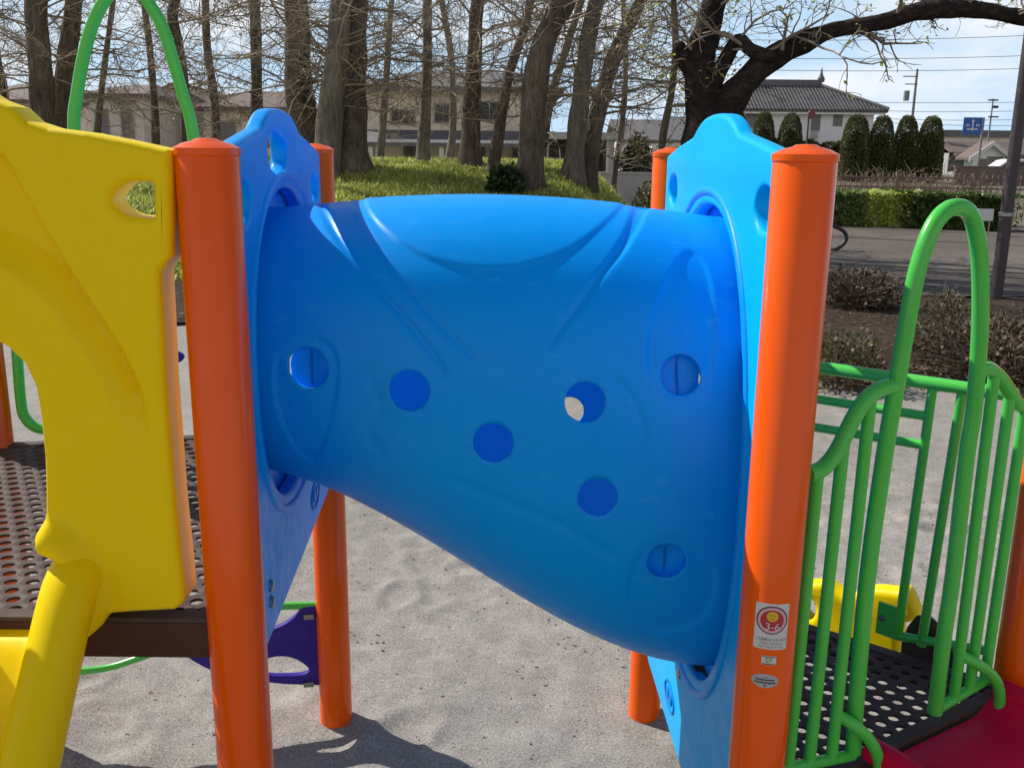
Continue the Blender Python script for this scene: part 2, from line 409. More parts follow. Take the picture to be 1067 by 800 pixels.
# ------------------------------------------------------------------ sun and sky
SUN_EL = R(42); SUN_H = Vector((-.84, .55, 0)).normalized()
sdir = SUN_H * math.cos(SUN_EL) + UP * math.sin(SUN_EL)
sl = bpy.data.lights.new('sun', 'SUN'); sl.energy = 5.0; sl.angle = R(.5); sl.color = (1, .955, .88)
so = bpy.data.objects.new('sun', sl); col.objects.link(so)
so.rotation_euler = (-sdir).to_track_quat('-Z', 'Y').to_euler(); so.location = (-10, 5, 20)
w = bpy.data.worlds.new('World'); sc.world = w; w.use_nodes = True
nt = w.node_tree
bg = nt.nodes['Background']
sky = nd(nt, 'ShaderNodeTexSky'); sky.sky_type = 'NISHITA'; sky.sun_disc = False
sky.sun_elevation = SUN_EL; sky.sun_rotation = math.atan2(SUN_H.x, SUN_H.y)
sky.air_density = 1.0; sky.dust_density = .8; sky.ozone_density = 2.5
tc = nd(nt, 'ShaderNodeTexCoord')
mp = nd(nt, 'ShaderNodeMapping'); mp.inputs['Scale'].default_value = (1, 1, 3.0); mp.inputs['Location'].default_value = (.35, .2, .12)
nz = nd(nt, 'ShaderNodeTexNoise', i_Scale=4.2, i_Detail=9, i_Roughness=.55)
nt.links.new(tc.outputs['Generated'], mp.inputs['Vector']); nt.links.new(mp.outputs[0], nz.inputs['Vector'])
sx = nd(nt, 'ShaderNodeSeparateXYZ'); nt.links.new(tc.outputs['Generated'], sx.inputs[0])
def mrange(sock, a, b_, c, d):
    q = nd(nt, 'ShaderNodeMapRange'); q.interpolation_type = 'SMOOTHSTEP'
    for k, v in zip((1, 2, 3, 4), (a, b_, c, d)): q.inputs[k].default_value = v
    nt.links.new(sock, q.inputs[0]); return q.outputs[0]
def mul(a, b_):
    q = nd(nt, 'ShaderNodeMath', operation='MULTIPLY'); nt.links.new(a, q.inputs[0]); nt.links.new(b_, q.inputs[1]); return q.outputs[0]
north = mrange(sx.outputs['Y'], -.1, .6, .0, 1)
south = mrange(sx.outputs['Y'], -.7, .0, 1, 0)
low = mrange(sx.outputs['Z'], .04, .45, 1, .05)
cr = ramp(nt, nz.outputs['Fac'], [(.45, (0, 0, 0)), (.63, (1, 1, 1))])
hz = nd(nt, 'ShaderNodeMix', data_type='RGBA'); hz.inputs[7].default_value = (6.9, 9.5, 12.2, 1)     # thin bright haze low in the north
hm = nd(nt, 'ShaderNodeMath', operation='MULTIPLY'); hm.inputs[1].default_value = .97
nt.links.new(mul(north, low), hm.inputs[0]); nt.links.new(hm.outputs[0], hz.inputs[0]); nt.links.new(sky.outputs[0], hz.inputs[6])
mx = nd(nt, 'ShaderNodeMix', data_type='RGBA'); mx.inputs[7].default_value = (11.2, 11.5, 11.8, 1)
nt.links.new(mul(cr.outputs[0], mul(north, low)), mx.inputs[0]); nt.links.new(hz.outputs[2], mx.inputs[6])
sh = nd(nt, 'ShaderNodeMix', data_type='RGBA'); sh.inputs[7].default_value = (10.2, 9.7, 9.7, 1)     # broken white cloud, added unseen behind the viewer to brighten camera-facing sides
sc_ = ramp(nt, nz.outputs['Fac'], [(.3, (.45, .45, .45)), (.6, (1, 1, 1))])
slow = mrange(sx.outputs['Z'], .25, .8, 1, 0)
nt.links.new(mul(sc_.outputs[0], mul(south, slow)), sh.inputs[0]); nt.links.new(mx.outputs[2], sh.inputs[6])
nt.links.new(sh.outputs[2], bg.inputs['Color']); bg.inputs['Strength'].default_value = .085
sc.view_settings.view_transform = 'Standard'; sc.view_settings.look = 'None'; sc.view_settings.exposure = 0; sc.view_settings.gamma = 1

# ------------------------------------------------------------------ play structure
PR = .05
LF = at_y(215, 152, 1.55); LF.z = 0
RF = at_y(839, 166, 1.55); RF.z = 0
LRp = at_z(350.5, 749, 0.0)
RRp = at_z(671, 745, 0.0)
HL, HR = .95, .55                                   # the two deck heights
POST_T = 1.755
R3 = at_z(1055, 736, .505); R3.z = 0
LL = at_z(-6, 463, HL); LL.z = 0
LFF = LF + (LL - LRp)
play = thing('play_structure', (0, 2.1, 0), 'playground climbing frame with orange posts, blue crawl tunnel and yellow slide on grey sand', 'play structure')

def post(p, top, label=None):
    b = MB(); b.lathe([(PR, -.25), (PR, top - .012), (PR - .0015, top - .010)], (p.x, p.y, 0), 48)
    o = b.build('support_post', 'orange', play, angle=60)
    c = MB(); c.lathe([(PR + .0008, top - .012), (PR + .002, top - .010), (PR + .002, top - .002), (PR + .002, top), (PR * .75, top + .0075), (PR * .42, top + .0115), (PR * .36, top + .0135), (PR * .3, top + .0148), (.001, top + .0155)], (p.x, p.y, 0), 48)
    c.build('post_cap', 'orange', o, angle=24)
    if label: o['label'] = label
    return o
post_RF = post(RF, POST_T, 'orange post in front with three small stickers')
post(LF, POST_T); post(LRp, POST_T); post(RRp, POST_T)
post(R3, 1.45); post(LL, POST_T + .3); post(LFF, POST_T + .3)

cl = (LF + LRp) / 2; cr_ = (RF + RRp) / 2
def sm(t): return t * t * (3 - 2 * t)
def ring(t):
    tt = min(max(t, 0), 1)
    c = cl.lerp(cr_, t)
    zt = 1.63 + .034 * math.sin(math.pi * tt) - .012 * tt
    s_ = tt + .75 * (sm(tt) - tt)
    zb = 1.06 - .475 * (s_ + .04 * math.sin(math.pi * tt))
    a = .345 + .04 * tt + .035 * math.sin(math.pi * tt)
    return c, zt, zb, a
# ---- tunnel end panels
def panel(A, B, side, zbot, ez, ebz, ea, tilt):
    u = (B - A).normalized(); L = (B - A).length
    mtx = frame((A.x, A.y, 0), u, UP)
    m0 = PR - .008; a, b_ = m0, L - m0; c = L / 2
    top = [(a, 1.748), (a + .12, 1.768), (c - .25, 1.79), (c - .21, 1.797), (c - .17, 1.815), (c - .11, 1.832), (c + .0, 1.838), (c + .1, 1.832), (c + .165, 1.815), (c + .21, 1.797), (c + .25, 1.79), (b_ - .12, 1.768), (b_, 1.748)]
    tp = [(p.x, p.y) for p in spline([(x, z, 0) for x, z in top], 4)]
    rc = .1
    bot = []
    for i in range(9):
        t = i / 8 * math.pi / 2; bot.append((b_ - rc + rc * math.cos(t), zbot + rc - rc * math.sin(t)))
    for i in range(9):
        t = i / 8 * math.pi / 2; bot.append((a + rc - rc * math.sin(t), zbot + rc - rc * math.cos(t)))
    loops = [tp + bot, ellipse(c, ez, ea, ebz, 96, 2.25),
             None if zbot < .5 else round_poly([(c - .16, 1.722), (c - .05, 1.7), (c + .03, 1.72), (c + .035, 1.765), (c - .03, 1.79), (c - .11, 1.79), (c - .18, 1.765)], .045),
             ellipse(a + .11, 1.66, .058, .038, 32), ellipse(b_ - .11, 1.66, .058, .038, 32)]
    loops = [q for q in loops if q]
    o = plate('tunnel_panel', loops, .038, .012, mtx, 'blue' if side < 0 else 'blue_sunlit', play, 4)
    # raised rim round the opening, on the tunnel side
    n = mtx.to_3x3() @ Vector((0, 0, 1)); n = n if n.x * side < 0 else -n
    rim = MB()
    P = [mtx @ Vector((x, z, 0)) + n * .016 for x, z in ellipse(c, ez, ea + .045, ebz + .03, 96, 2.25)]
    rim.tube(P + [P[0]], .01, 10, caps=False)
    rim.build('opening_rim', 'blue', o, angle=80)
    ti = 0 if side < 0 else 1
    c_, zt_, zb_, a_ = ring(ti)
    fl = [ellipse(c, ez, ea + .035, ebz + .035, 80, 2.25), ellipse(c, (zt_ + zb_) / 2, a_ - .004, (zt_ - zb_) / 2 - .004, 80, 2.35)]
    plate('end_flange', fl, .008, .002, Matrix.Translation(n * -.026) @ mtx, 'blue', o, 2)
    # oval maker's emblem, slightly raised
    lu, lz = (.79, zbot + .085) if side < 0 else (c + .12, zbot + .1)
    em = plate_mesh([ellipse(lu, lz, .066, .036, 40), ellipse(lu, lz, .056, .029, 40)], .006, .0025, 2)
    em2 = plate_mesh([ellipse(lu - .018, lz, .017, .016, 24)], .006, .0025, 2)
    em3 = plate_mesh([ellipse(lu + .02, lz, .017, .016, 24)], .006, .0025, 2)
    bm = bmesh.new()
    for e in (em, em2, em3): bm.from_mesh(e)
    me = bpy.data.meshes.new('emblem'); bm.to_mesh(me); bm.free(); me.transform(mtx); me.transform(Matrix.Translation(n * .0195))
    place('emblem', me, 'blue_logo', o)
    # bolts
    bo = [(.2, zbot + .11), (.2, zbot + .075)] if side < 0 else [(c + .02, ez - ebz + .0 - .06)]
    for x, z in bo:
        p = mtx @ Vector((x, z, 0)) + n * .0185
        bb = MB(); bb.lathe([(.013, -.002), (.013, .003), (.009, .007), (.001, .008)], p, 20, n)
        bb.build('bolt', 'steel', o)
    return o, mtx, c
EZL, EBL, EAL = 1.337, .334, .362
EZR, EBR, EAR = 1.095, .55, .398
panel(LF, LRp, -1, .80, EZL, EBL, EAL, 0)
panel(RF, RRp, 1, .26, EZR, EBR, EAR, 0)

# ---- crawl tunnel: lofted from a small high ring to a tall one, one dense moulded shell
NT, NA = 300, 420
T0, T1 = -.06, 1.06
co = np.zeros((NT + 1, NA, 3))
for i in range(NT + 1):
    t = T0 + (T1 - T0) * i / NT
    c, zt, zb, a = ring(t)
    zc, b_ = (zt + zb) / 2, (zt - zb) / 2
    for j in range(NA):
        th = 2 * math.pi * j / NA
        # angle measured from the top, going over the camera side
        cs, sn = math.cos(th), math.sin(th)
        p = 2.35
        co[i, j] = (c.x, c.y - a * math.copysign(abs(sn) ** (2 / p), sn), zc + b_ * math.copysign(abs(cs) ** (2 / p), cs))
# normals
du = np.gradient(co, axis=0); dv = np.roll(co, -1, 1) - np.roll(co, 1, 1)
nr = np.cross(du, dv); nr /= np.linalg.norm(nr, axis=2, keepdims=True) + 1e-12
ctr = np.array([[list(Vector((ring(T0 + (T1 - T0) * i / NT)[0].x, ring(T0 + (T1 - T0) * i / NT)[0].y, (ring(T0 + (T1 - T0) * i / NT)[1] + ring(T0 + (T1 - T0) * i / NT)[2]) / 2)))] for i in range(NT + 1)])
sgn = np.sign(((co - ctr) * nr).sum(2, keepdims=True)); nr *= sgn
# moulded relief drawn on the camera side
V = co - np.array(CAM)
zz = V @ np.array(fwd)
PX = 533.5 + F_PX * (V @ np.array(rt)) / zz; PY = 400 - F_PX * (V @ np.array(up)) / zz
front = ((-V * nr).sum(2) > -.15)
def dist_poly(pts):
    d = np.full(PX.shape, 1e9)
    for (x0, y0), (x1, y1) in zip(pts[:-1], pts[1:]):
        vx, vy = x1 - x0, y1 - y0; L2 = vx * vx + vy * vy + 1e-9
        t = np.clip(((PX - x0) * vx + (PY - y0) * vy) / L2, 0, 1)
        d = np.minimum(d, np.hypot(PX - x0 - t * vx, PY - y0 - t * vy))
    return d
def spl2(pts, n=10, closed=False): 
    q = [(p.x, p.y) for p in spline([(x, y, 0) for x, y in pts], n, closed)]
    return q + [q[0]] if closed else q
def inside(poly):
    ins = np.zeros(PX.shape, bool)
    for (x0, y0), (x1, y1) in zip(poly[:-1], poly[1:]):
        cnd = ((y0 > PY) != (y1 > PY)); 
        xi = (x1 - x0) * (PY - y0) / (y1 - y0 + 1e-12) + x0
        ins ^= cnd & (PX < xi)
    return ins
disp = np.zeros(PX.shape)
def groove(pts, wd, dep):
    global disp
    d = dist_poly(pts); disp -= dep * np.exp(-(d / wd) ** 2)
def step(poly, h, soft):
    global disp
    d = dist_poly(poly); s = np.where(inside(poly), d, -d)
    disp += h * (1 / (1 + np.exp(-s / soft * 2)))
lens = spl2([(376, 196), (386, 222), (408, 246), (440, 266), (475, 277), (510, 281), (548, 277), (590, 262), (622, 240), (648, 214), (652, 196)]) + [(376, 196)]
step(lens, .004, 1.5)
band = spl2([(330, 205), (352, 245), (385, 290), (420, 330), (448, 365), (462, 390)])
band2 = spl2([(372, 228), (395, 265), (425, 300), (455, 335), (490, 370)])
groove(band, 4, .006); groove(band2, 3.5, .005)
sw = spl2([(680, 205), (668, 232), (650, 262), (630, 285), (612, 312)])
sw2 = spl2([(665, 205), (650, 245), (632, 275), (610, 305), (585, 340), (570, 365)])
step(sw2[:1] + sw2 + sw[::-1] + sw2[:1], -.006, 2.0)
tear1 = spl2([(722, 262), (736, 280), (744, 320), (745, 365), (738, 400), (722, 422), (702, 422), (684, 405), (675, 378), (678, 340), (692, 300), (708, 270)], 8, True)
step(tear1, -.004, 1.8)
tear2 = spl2([(322, 352), (346, 362), (352, 390), (348, 425), (340, 455), (328, 480), (310, 470), (294, 440), (286, 405), (290, 372)], 8, True)
step(tear2, -.0045, 1.8)
tear3 = spl2([(700, 560), (724, 568), (742, 590), (744, 618), (730, 645), (690, 660), (668, 650), (654, 625), (660, 588), (678, 567)], 8, True)
step(tear3, -.005, 2.4)
arc1 = spl2([(592, 402), (604, 391), (625, 388), (646, 398), (662, 420), (672, 450), (672, 480)])
groove(arc1, 3, .003)
arc2 = spl2([(470, 500), (520, 520), (580, 545), (640, 580)]); groove(arc2, 5, .003)
arc3 = spl2([(395, 470), (384, 450), (395, 425), (388, 400)]); groove(arc3, 6, .0025)
HOLES = [(427, 407, 1), (514, 463, 1), (610, 420, 1), (624, 517, 1), (710, 391, 2), (696, 587, 2), (320, 384, 2)]
HR_ = .039
hole_c = []
for hx, hy, k in HOLES:
    d = np.hypot(PX - hx, PY - hy) + np.where(front & ((-V * nr).sum(2) > 0), 0, 1e6)
    i, j = np.unravel_index(np.argmin(d), d.shape)
    hole_c.append((Vector(co[i, j]), Vector(nr[i, j]), k))
# a matching port on the far side, straight behind the middle one
back = []
for c0, n0, k in [hole_c[2]]:
    dirv = ray(597, 428)
    bst = None
    q = co.reshape(-1, 3); vv = q - np.array(CAM); dn = np.array(dirv.normalized())
    dd = np.linalg.norm(vv - (vv @ dn)[:, None] * dn, axis=1) + np.where((co - ctr).reshape(-1, 3)[:, 1] > .1, 0, 1e6)
    idx = int(np.argmin(dd)); back.append((Vector(q[idx]) + Vector((-.012, 0, .0)), Vector(nr.reshape(-1, 3)[idx]), 3))
disp = np.where(front, disp, 0)
for c0, n0, k in hole_c:
    d = np.linalg.norm(co - np.array(c0), axis=2)
    disp += .0028 * np.exp(-((d - HR_ * 1.18) / .007) ** 2)
co2 = co + nr * disp[..., None]
# cut ports: drop cells whose centre is inside, snap the border to a circle
allh = hole_c + back
keep = np.ones((NT, NA), bool)
cell = (co[:-1] + co[1:] + np.roll(co[:-1], -1, 1) + np.roll(co[1:], -1, 1)) / 4
for c0, n0, k in allh:
    keep &= np.linalg.norm(cell - np.array(c0), axis=2) > HR_
used = np.zeros((NT + 1, NA), bool); rem = np.zeros((NT + 1, NA), bool)
for i in range(NT):
    for j in range(NA):
        j2 = (j + 1) % NA
        tgt = used if keep[i, j] else rem
        tgt[i, j] = tgt[i, j2] = tgt[i + 1, j] = tgt[i + 1, j2] = True
bord = used & rem
for i, j in zip(*np.nonzero(bord)):
    p = Vector(co2[i, j])
    for c0, n0, k in allh:
        r = p - c0
        if r.length < HR_ * 1.3:
            t_ = r - n0 * r.dot(n0); co2[i, j] = c0 + n0 * r.dot(n0) + t_.normalized() * HR_
relax = used & ~rem
near = np.zeros_like(used)
for c0, n0, k in allh: near |= np.linalg.norm(co - np.array(c0), axis=2) < HR_ * 1.45
mv = relax & near
okv = used
for it in range(12):
    nb_ = np.zeros_like(co2); wt_ = np.zeros(used.shape)
    for ax, d_ in ((0, 1), (0, -1), (1, 1), (1, -1)):
        q = np.roll(co2, d_, ax); u_ = np.roll(okv, d_, ax)
        nb_ += q * u_[..., None]; wt_ += u_
    av = nb_ / np.maximum(wt_, 1)[..., None]
    co2 = np.where(mv[..., None], co2 * .4 + av * .6, co2)
tm = MB(); tm.v = [tuple(p) for p in co2.reshape(-1, 3)]
tm.f = [(i * NA + j, i * NA + (j + 1) % NA, (i + 1) * NA + (j + 1) % NA, (i + 1) * NA + j) for i in range(NT) for j in range(NA) if keep[i, j]]
me = bpy.data.meshes.new('crawl_tunnel'); me.from_pydata(tm.v, [], tm.f)
bm = bmesh.new(); bm.from_mesh(me)
bmesh.ops.delete(bm, geom=[v for v in bm.verts if not v.link_faces], context='VERTS')
bmesh.ops.recalc_face_normals(bm, faces=bm.faces); bm.to_mesh(me); bm.free()
tunnel = place('crawl_tunnel', me, 'blue', play, True, 55)
# make sure that normals look outward, then give the shell its thickness
bm = bmesh.new(); bm.from_mesh(tunnel.data); bm.faces.ensure_lookup_table()
topf = max(bm.faces, key=lambda f: f.calc_center_median().z)
if topf.normal.z < 0: bmesh.ops.reverse_faces(bm, faces=bm.faces)
bm.to_mesh(tunnel.data); bm.free()
sd = tunnel.modifiers.new('thickness', 'SOLIDIFY'); sd.thickness = .009; sd.offset = -1
tunnel['label'] = 'blue moulded tube with seven round ports, widening to one side'
for c0, n0, k in hole_c:
    if k == 2:
        b = MB(); p = c0 - n0 * .03
        b.lathe([(HR_ + .004, -.004), (HR_ + .004, .002), (HR_ * .9, .004), (HR_ * .3, .001), (.0005, .0)], p, 36, n0)
        o = b.build('port_insert', 'blue', tunnel)
        q = Vector((0, 0, 1)).rotation_difference(n0).to_matrix()
        s_ = MB(); tv = (UP - n0 * n0.dot(UP)).normalized()
        s_.box(p + n0 * .004, (.003, .004, HR_ * 1.9), Matrix((tv.cross(n0), n0, tv)).transposed())
        s_.build('seam', 'blue_logo', o, False)

# ---- perforated decks
def deck(poly, z, name_lab, pitch=.042, rad=.0125, border=.02):
    """poly: CCW list of Vectors; hexagon tiles with round holes plus a solid border"""
    n = len(poly)
    def inset(p):
        d = 1e9
        for i in range(n):
            a, b = poly[i], poly[(i + 1) % n]
            e = (b - a).normalized(); nn = Vector((-e.y, e.x, 0)); d = min(d, (p - a).dot(nn))
        return d
    e0 = (poly[1] - poly[0]).normalized(); e1 = Vector((-e0.y, e0.x, 0))
    b = MB(); rh = pitch / math.sqrt(3)
    us = [(p - poly[0]).dot(e0) for p in poly]; vs_ = [(p - poly[0]).dot(e1) for p in poly]
    nh = 12; dep = .007
    row = 0; v = min(vs_)
    while v < max(vs_):
        u = min(us) + (pitch / 2 if row % 2 else 0)
        while u < max(us):
            p = poly[0] + e0 * u + e1 * v
            ins = inset(Vector((p.x, p.y, 0)))
            if ins > border - .004:
                vs2 = []; 
                for k in range(nh):
                    a = 2 * math.pi * k / nh + math.pi / 6
                    rr_ = rh if k % 2 == 0 else rh * math.cos(math.pi / 6)
                    d = e0 * math.cos(a) + e1 * math.sin(a)
                    vs2.append((p.x + d.x * rr_, p.y + d.y * rr_, z))
                for zz_ in (z - .0015, z - dep):
                    for k in range(nh):
                        a = 2 * math.pi * k / nh + math.pi / 6
                        d = e0 * math.cos(a) + e1 * math.sin(a)
                        rr_ = rad if zz_ > z - .003 else rad * .98
                        vs2.append((p.x + d.x * rr_, p.y + d.y * rr_, zz_))
                fs = []
                for lv in (0, 1):
                    for k in range(nh):
                        k2 = (k + 1) % nh
                        fs.append((lv * nh + k, lv * nh + k2, (lv + 1) * nh + k2, (lv + 1) * nh + k))
                # underside
                o2 = len(vs2)
                for k in range(nh):
                    vs2.append((vs2[k][0], vs2[k][1], z - dep))
                for k in range(nh):
                    k2 = (k + 1) % nh
                    fs.append((2 * nh + k, 2 * nh + k2, o2 + k2, o2 + k))
                b.add(vs2, fs)
            u += pitch
        v += pitch * math.sqrt(3) / 2; row += 1
    d = b.build('deck', 'brown', play, angle=40)
    d['label'] = name_lab
    # solid border strips, 2.5 mm proud of the perforated field, and skirts below
    c = sum(poly, Vector()) / n
    for i in range(n):
        a, b_ = poly[i], poly[(i + 1) % n]
        e = (b_ - a).normalized(); nn = Vector((-e.y, e.x, 0)); L = (b_ - a).length
        rot = Matrix((e, nn, UP)).transposed()
        s = MB(); s.box((a + b_) / 2 + nn * (border / 2 + .004) + UP * (z - .0015 + i * .0004), (L - .016, border + .012, .008), rot)
        s.build('deck_border', 'brown', d, False)
        k = MB(); k.box((a + b_) / 2 + nn * .003 + UP * (z - .041), (L - .004 - .004 * i, .005, .066), rot)
        sk = k.build('skirt', 'skirt', d, False)
        if L > .85 and i == 0:
            for q in (.32, .27):
                pb = b_ - e * q - nn * .0005 + UP * (z - .04)
                bb = MB(); bb.lathe([(.008, -.001), (.008, .003), (.005, .005), (.001, .0055)], pb, 16, -nn)
                bb.build('bolt', 'darkbolt', sk)
    return d
yL = LF.y - .02
dl = [Vector((LFF.x - .02, yL, 0)), Vector((LF.x - .035, yL, 0)), Vector((LRp.x - .035, LRp.y, 0)), Vector((LL.x - .02, LL.y, 0))]
deck(dl, HL, 'high brown perforated deck')
uF = (R3 - RF).normalized(); nF = Vector((uF.y, -uF.x, 0))        # outward, towards the maroon slide
uB = (R3 - RRp).normalized(); nB = Vector((-uB.y, uB.x, 0))        # outward, to the back
dr = [RF + nF * .0 , R3 + nF * .0 + uF * .02, R3 + nB * .02 , RRp + nB * .02 - uB * .02]
dr = [RF.copy(), R3.copy(), RRp + Vector((0, -.16, 0))]
deck(dr, HR, 'low brown perforated triangular deck')

# ---- yellow slide hood on the front of the high deck
HY = LF.y + .005
def hp(x, y): p = at_y(x, y, HY); return (p.x, p.z)
xc = (LF.x + LFF.x) / 2
right = [(187, 156), (187, 265), (175, 281), (181, 400), (190, 520), (199, 606), (199, 614), (196, 621), (189, 626), (150, 628), (122, 630)]
rp = [hp(*q) for q in right]
topq = [hp(*q) for q in [(0, 104), (22, 112), (38, 127), (60, 134), (100, 139), (140, 147), (172, 154)]]
inner = [hp(*q) for q in [(50, 567), (50, 548), (57, 533), (57, 500), (56, 470), (52, 430), (47, 398), (36, 374), (18, 357), (-4, 346), (-40, 338)]]
bl = [hp(*q) for q in [(116, 640), (106, 648), (97, 646), (92, 628), (84, 590), (72, 572), (60, 568)]]
half = topq[::-1]
# outline runs: top centre -> right -> down -> inner arch -> (mirror)
xg = topq[0][0] - xc
tl = [(xc, topq[0][1] + .04), (xc + xg * .4, topq[0][1] + .036), (xc + xg * .75, topq[0][1] + .02)]
r_side = tl + topq + rp + bl + inner + [(xc + .0, inner[-1][1] + .03)]
def mir(p): return (2 * xc - p[0], p[1])
def dedupe(pts, d=.004):
    o = []
    for p in pts:
        if not o or math.hypot(p[0] - o[-1][0], p[1] - o[-1][1]) > d: o.append(p)
    if math.hypot(o[0][0] - o[-1][0], o[0][1] - o[-1][1]) < d: o.pop()
    return o
outline = r_side + [mir(p) for p in r_side[1:-1]][::-1]
hole = round_poly([hp(*q) + (r_,) for *q, r_ in [(121, 208, .03), (136, 189, .05), (168, 188, .008), (169, 227, .008), (138, 224, .05)]], .02, 6)
outline = dedupe(outline); hole = dedupe(hole)
me = plate_mesh([outline, hole, [mir(p) for p in hole]], .08, .014, 4)
bm = bmesh.new(); bm.from_mesh(me); bmesh.ops.remove_doubles(bm, verts=bm.verts, dist=1e-5)
xs = [v.co.x for v in bm.verts]; zs = [v.co.y for v in bm.verts]
stp = .0085
def cut(coord, nrm):
    bmesh.ops.bisect_plane(bm, geom=bm.verts[:] + bm.edges[:] + bm.faces[:], plane_co=coord, plane_no=nrm, dist=1e-6)
x = min(xs)
while x < max(xs): cut((x, 0, 0), (1, 0, 0)); x += stp
zq = min(zs)
while zq < max(zs): cut((0, zq, 0), (0, 1, 0)); zq += stp
cr1 = [hp(*q) for q in [(-60, 160), (-15, 140), (18, 160), (41, 202), (67, 247), (90, 285), (112, 319), (139, 360), (157, 397), (166, 435), (169, 470), (166, 492)]]
cr2 = [hp(*q) for q in [(-60, 160), (-50, 215), (-20, 262), (20, 280), (56, 304), (100, 362), (130, 418), (149, 470), (166, 492)]]
def dpoly(p, pts):
    best = 1e9
    for (x0, y0), (x1, y1) in zip(pts[:-1], pts[1:]):
        vx, vy = x1 - x0, y1 - y0
        t = max(0, min(1, ((p[0] - x0) * vx + (p[1] - y0) * vy) / (vx * vx + vy * vy + 1e-12)))
        best = min(best, math.hypot(p[0] - x0 - t * vx, p[1] - y0 - t * vy))
    return best
def pin(p, poly):
    r = False
    for (x0, y0), (x1, y1) in zip(poly, poly[1:] + poly[:1]):
        if (y0 > p[1]) != (y1 > p[1]) and p[0] < (x1 - x0) * (p[1] - y0) / (y1 - y0) + x0: r = not r
    return r
valley = cr1 + cr2[::-1]
lip = spl2([hp(*q) for q in [(66, 554), (80, 562), (90, 580), (96, 606), (100, 640)]], 6)
for v in bm.verts:
    if v.co.z < -.02: continue                       # local +z is the far side here; handled through frame below
    p = (v.co.x if v.co.x > xc else 2 * xc - v.co.x, v.co.y)
    d1 = dpoly(p, cr1); d2 = dpoly(p, cr2); dz = 0
    if pin(p, valley): dz -= .05 * sm(min(1, d1 / .022)) * min(1, d2 / .05) * sm(min(1, math.hypot(p[0] - cr1[-1][0], p[1] - cr1[-1][1]) / .16))
    elif p[1] > 1.1 or True:
        dz += 0
    dl_ = dpoly(p, lip)
    if dl_ < .05: dz += .034 * (1 + math.cos(math.pi * dl_ / .05)) / 2
    v.co.z += dz
bmesh.ops.recalc_face_normals(bm, faces=bm.faces)
bm.to_mesh(me); bm.free()
mt_h = Matrix(((1, 0, 0, 0), (0, 0, -1, HY), (0, 1, 0, 0), (0, 0, 0, 1)))
me.transform(mt_h)
hood = place('slide_hood', me, 'yellow', play, True, 60)

# ---- yellow slide: two rounded side rails and a bed, running towards the camera
def slide_chute(name, mat, e, n, c, halfw, prof, wall, rail_r, lab=None):
    """e: unit across, n: unit downhill (horizontal), c: centre of the top edge (z=deck); prof: [(dist, drop)]"""
    pr = spline([(a, b, 0) for a, b in prof], 8)
    cen = [c + n * p.x - UP * p.y for p in pr]
    b = MB(); k = 21; vs = []
    for q in cen:
        for j in range(k):
            s = -1 + 2 * j / (k - 1)
            h = wall * max(0, (abs(s) - .62) / .38) ** 1.7
            vs.append(q + e * (halfw * s) + UP * h)
    for q in cen:
        for j in range(k):
            s = -1 + 2 * j / (k - 1)
            h = wall * max(0, (abs(s) - .62) / .38) ** 1.7
            vs.append(q + e * (halfw * s * 1.01) + UP * (h - .02))
    N = len(cen); fs = []
    for L in (0, 1):
        for i in range(N - 1):
            for j in range(k - 1):
                o_ = L * N * k
                fs.append((o_ + i * k + j, o_ + i * k + j + 1, o_ + (i + 1) * k + j + 1, o_ + (i + 1) * k + j))
    for j in range(k - 1):
        fs.append((j, j + 1, N * k + j + 1, N * k + j))
        a0 = (N - 1) * k
        fs.append((a0 + j, a0 + j + 1, N * k + a0 + j + 1, N * k + a0 + j))
    b.add(vs, fs)
    bed = b.build(name, mat, play, angle=60)
    if lab: bed['label'] = lab
    for s in (-1, 1):
        r = MB(); pts = [q + e * (s * (halfw + rail_r * .35)) + UP * (wall - rail_r * .3) for q in cen]
        r.tube(pts, rail_r, 18)
        r.build('side_rail', mat, bed, angle=70)
    return bed
ey = Vector((1, 0, 0)); nyv = Vector((0, -1, 0))
ys_half = abs(-.745 - xc) - .016
slide_chute('slide', 'yellow', ey, nyv, Vector((xc, LF.y - .03, HL - .03)), ys_half,
            [(-.02, -.01), (.04, .015), (.16, .15), (.4, .42), (.65, .66), (.85, .77), (1.05, .81), (1.2, .81)], .13, .045, 'yellow slide under the yellow hood')

# ---- maroon slide leaving the low deck
sA = at_z(905, 792, HR); sB = at_z(1024, 727, HR)
s0 = (sA - RF).dot(uF); s1 = (sB - RF).dot(uF)
hw = (s1 - s0) / 2; cm = RF + uF * ((s0 + s1) / 2) + nF * .012 + UP * (HR - .036)
slide_chute('slide', 'maroon', uF, nF, cm, hw, [(0, -.028), (.07, -.03), (.16, -.012), (.3, .06), (.55, .22), (.8, .36), (1.0, .43), (1.2, .45)], .05, .026, 'maroon slide at the low deck')

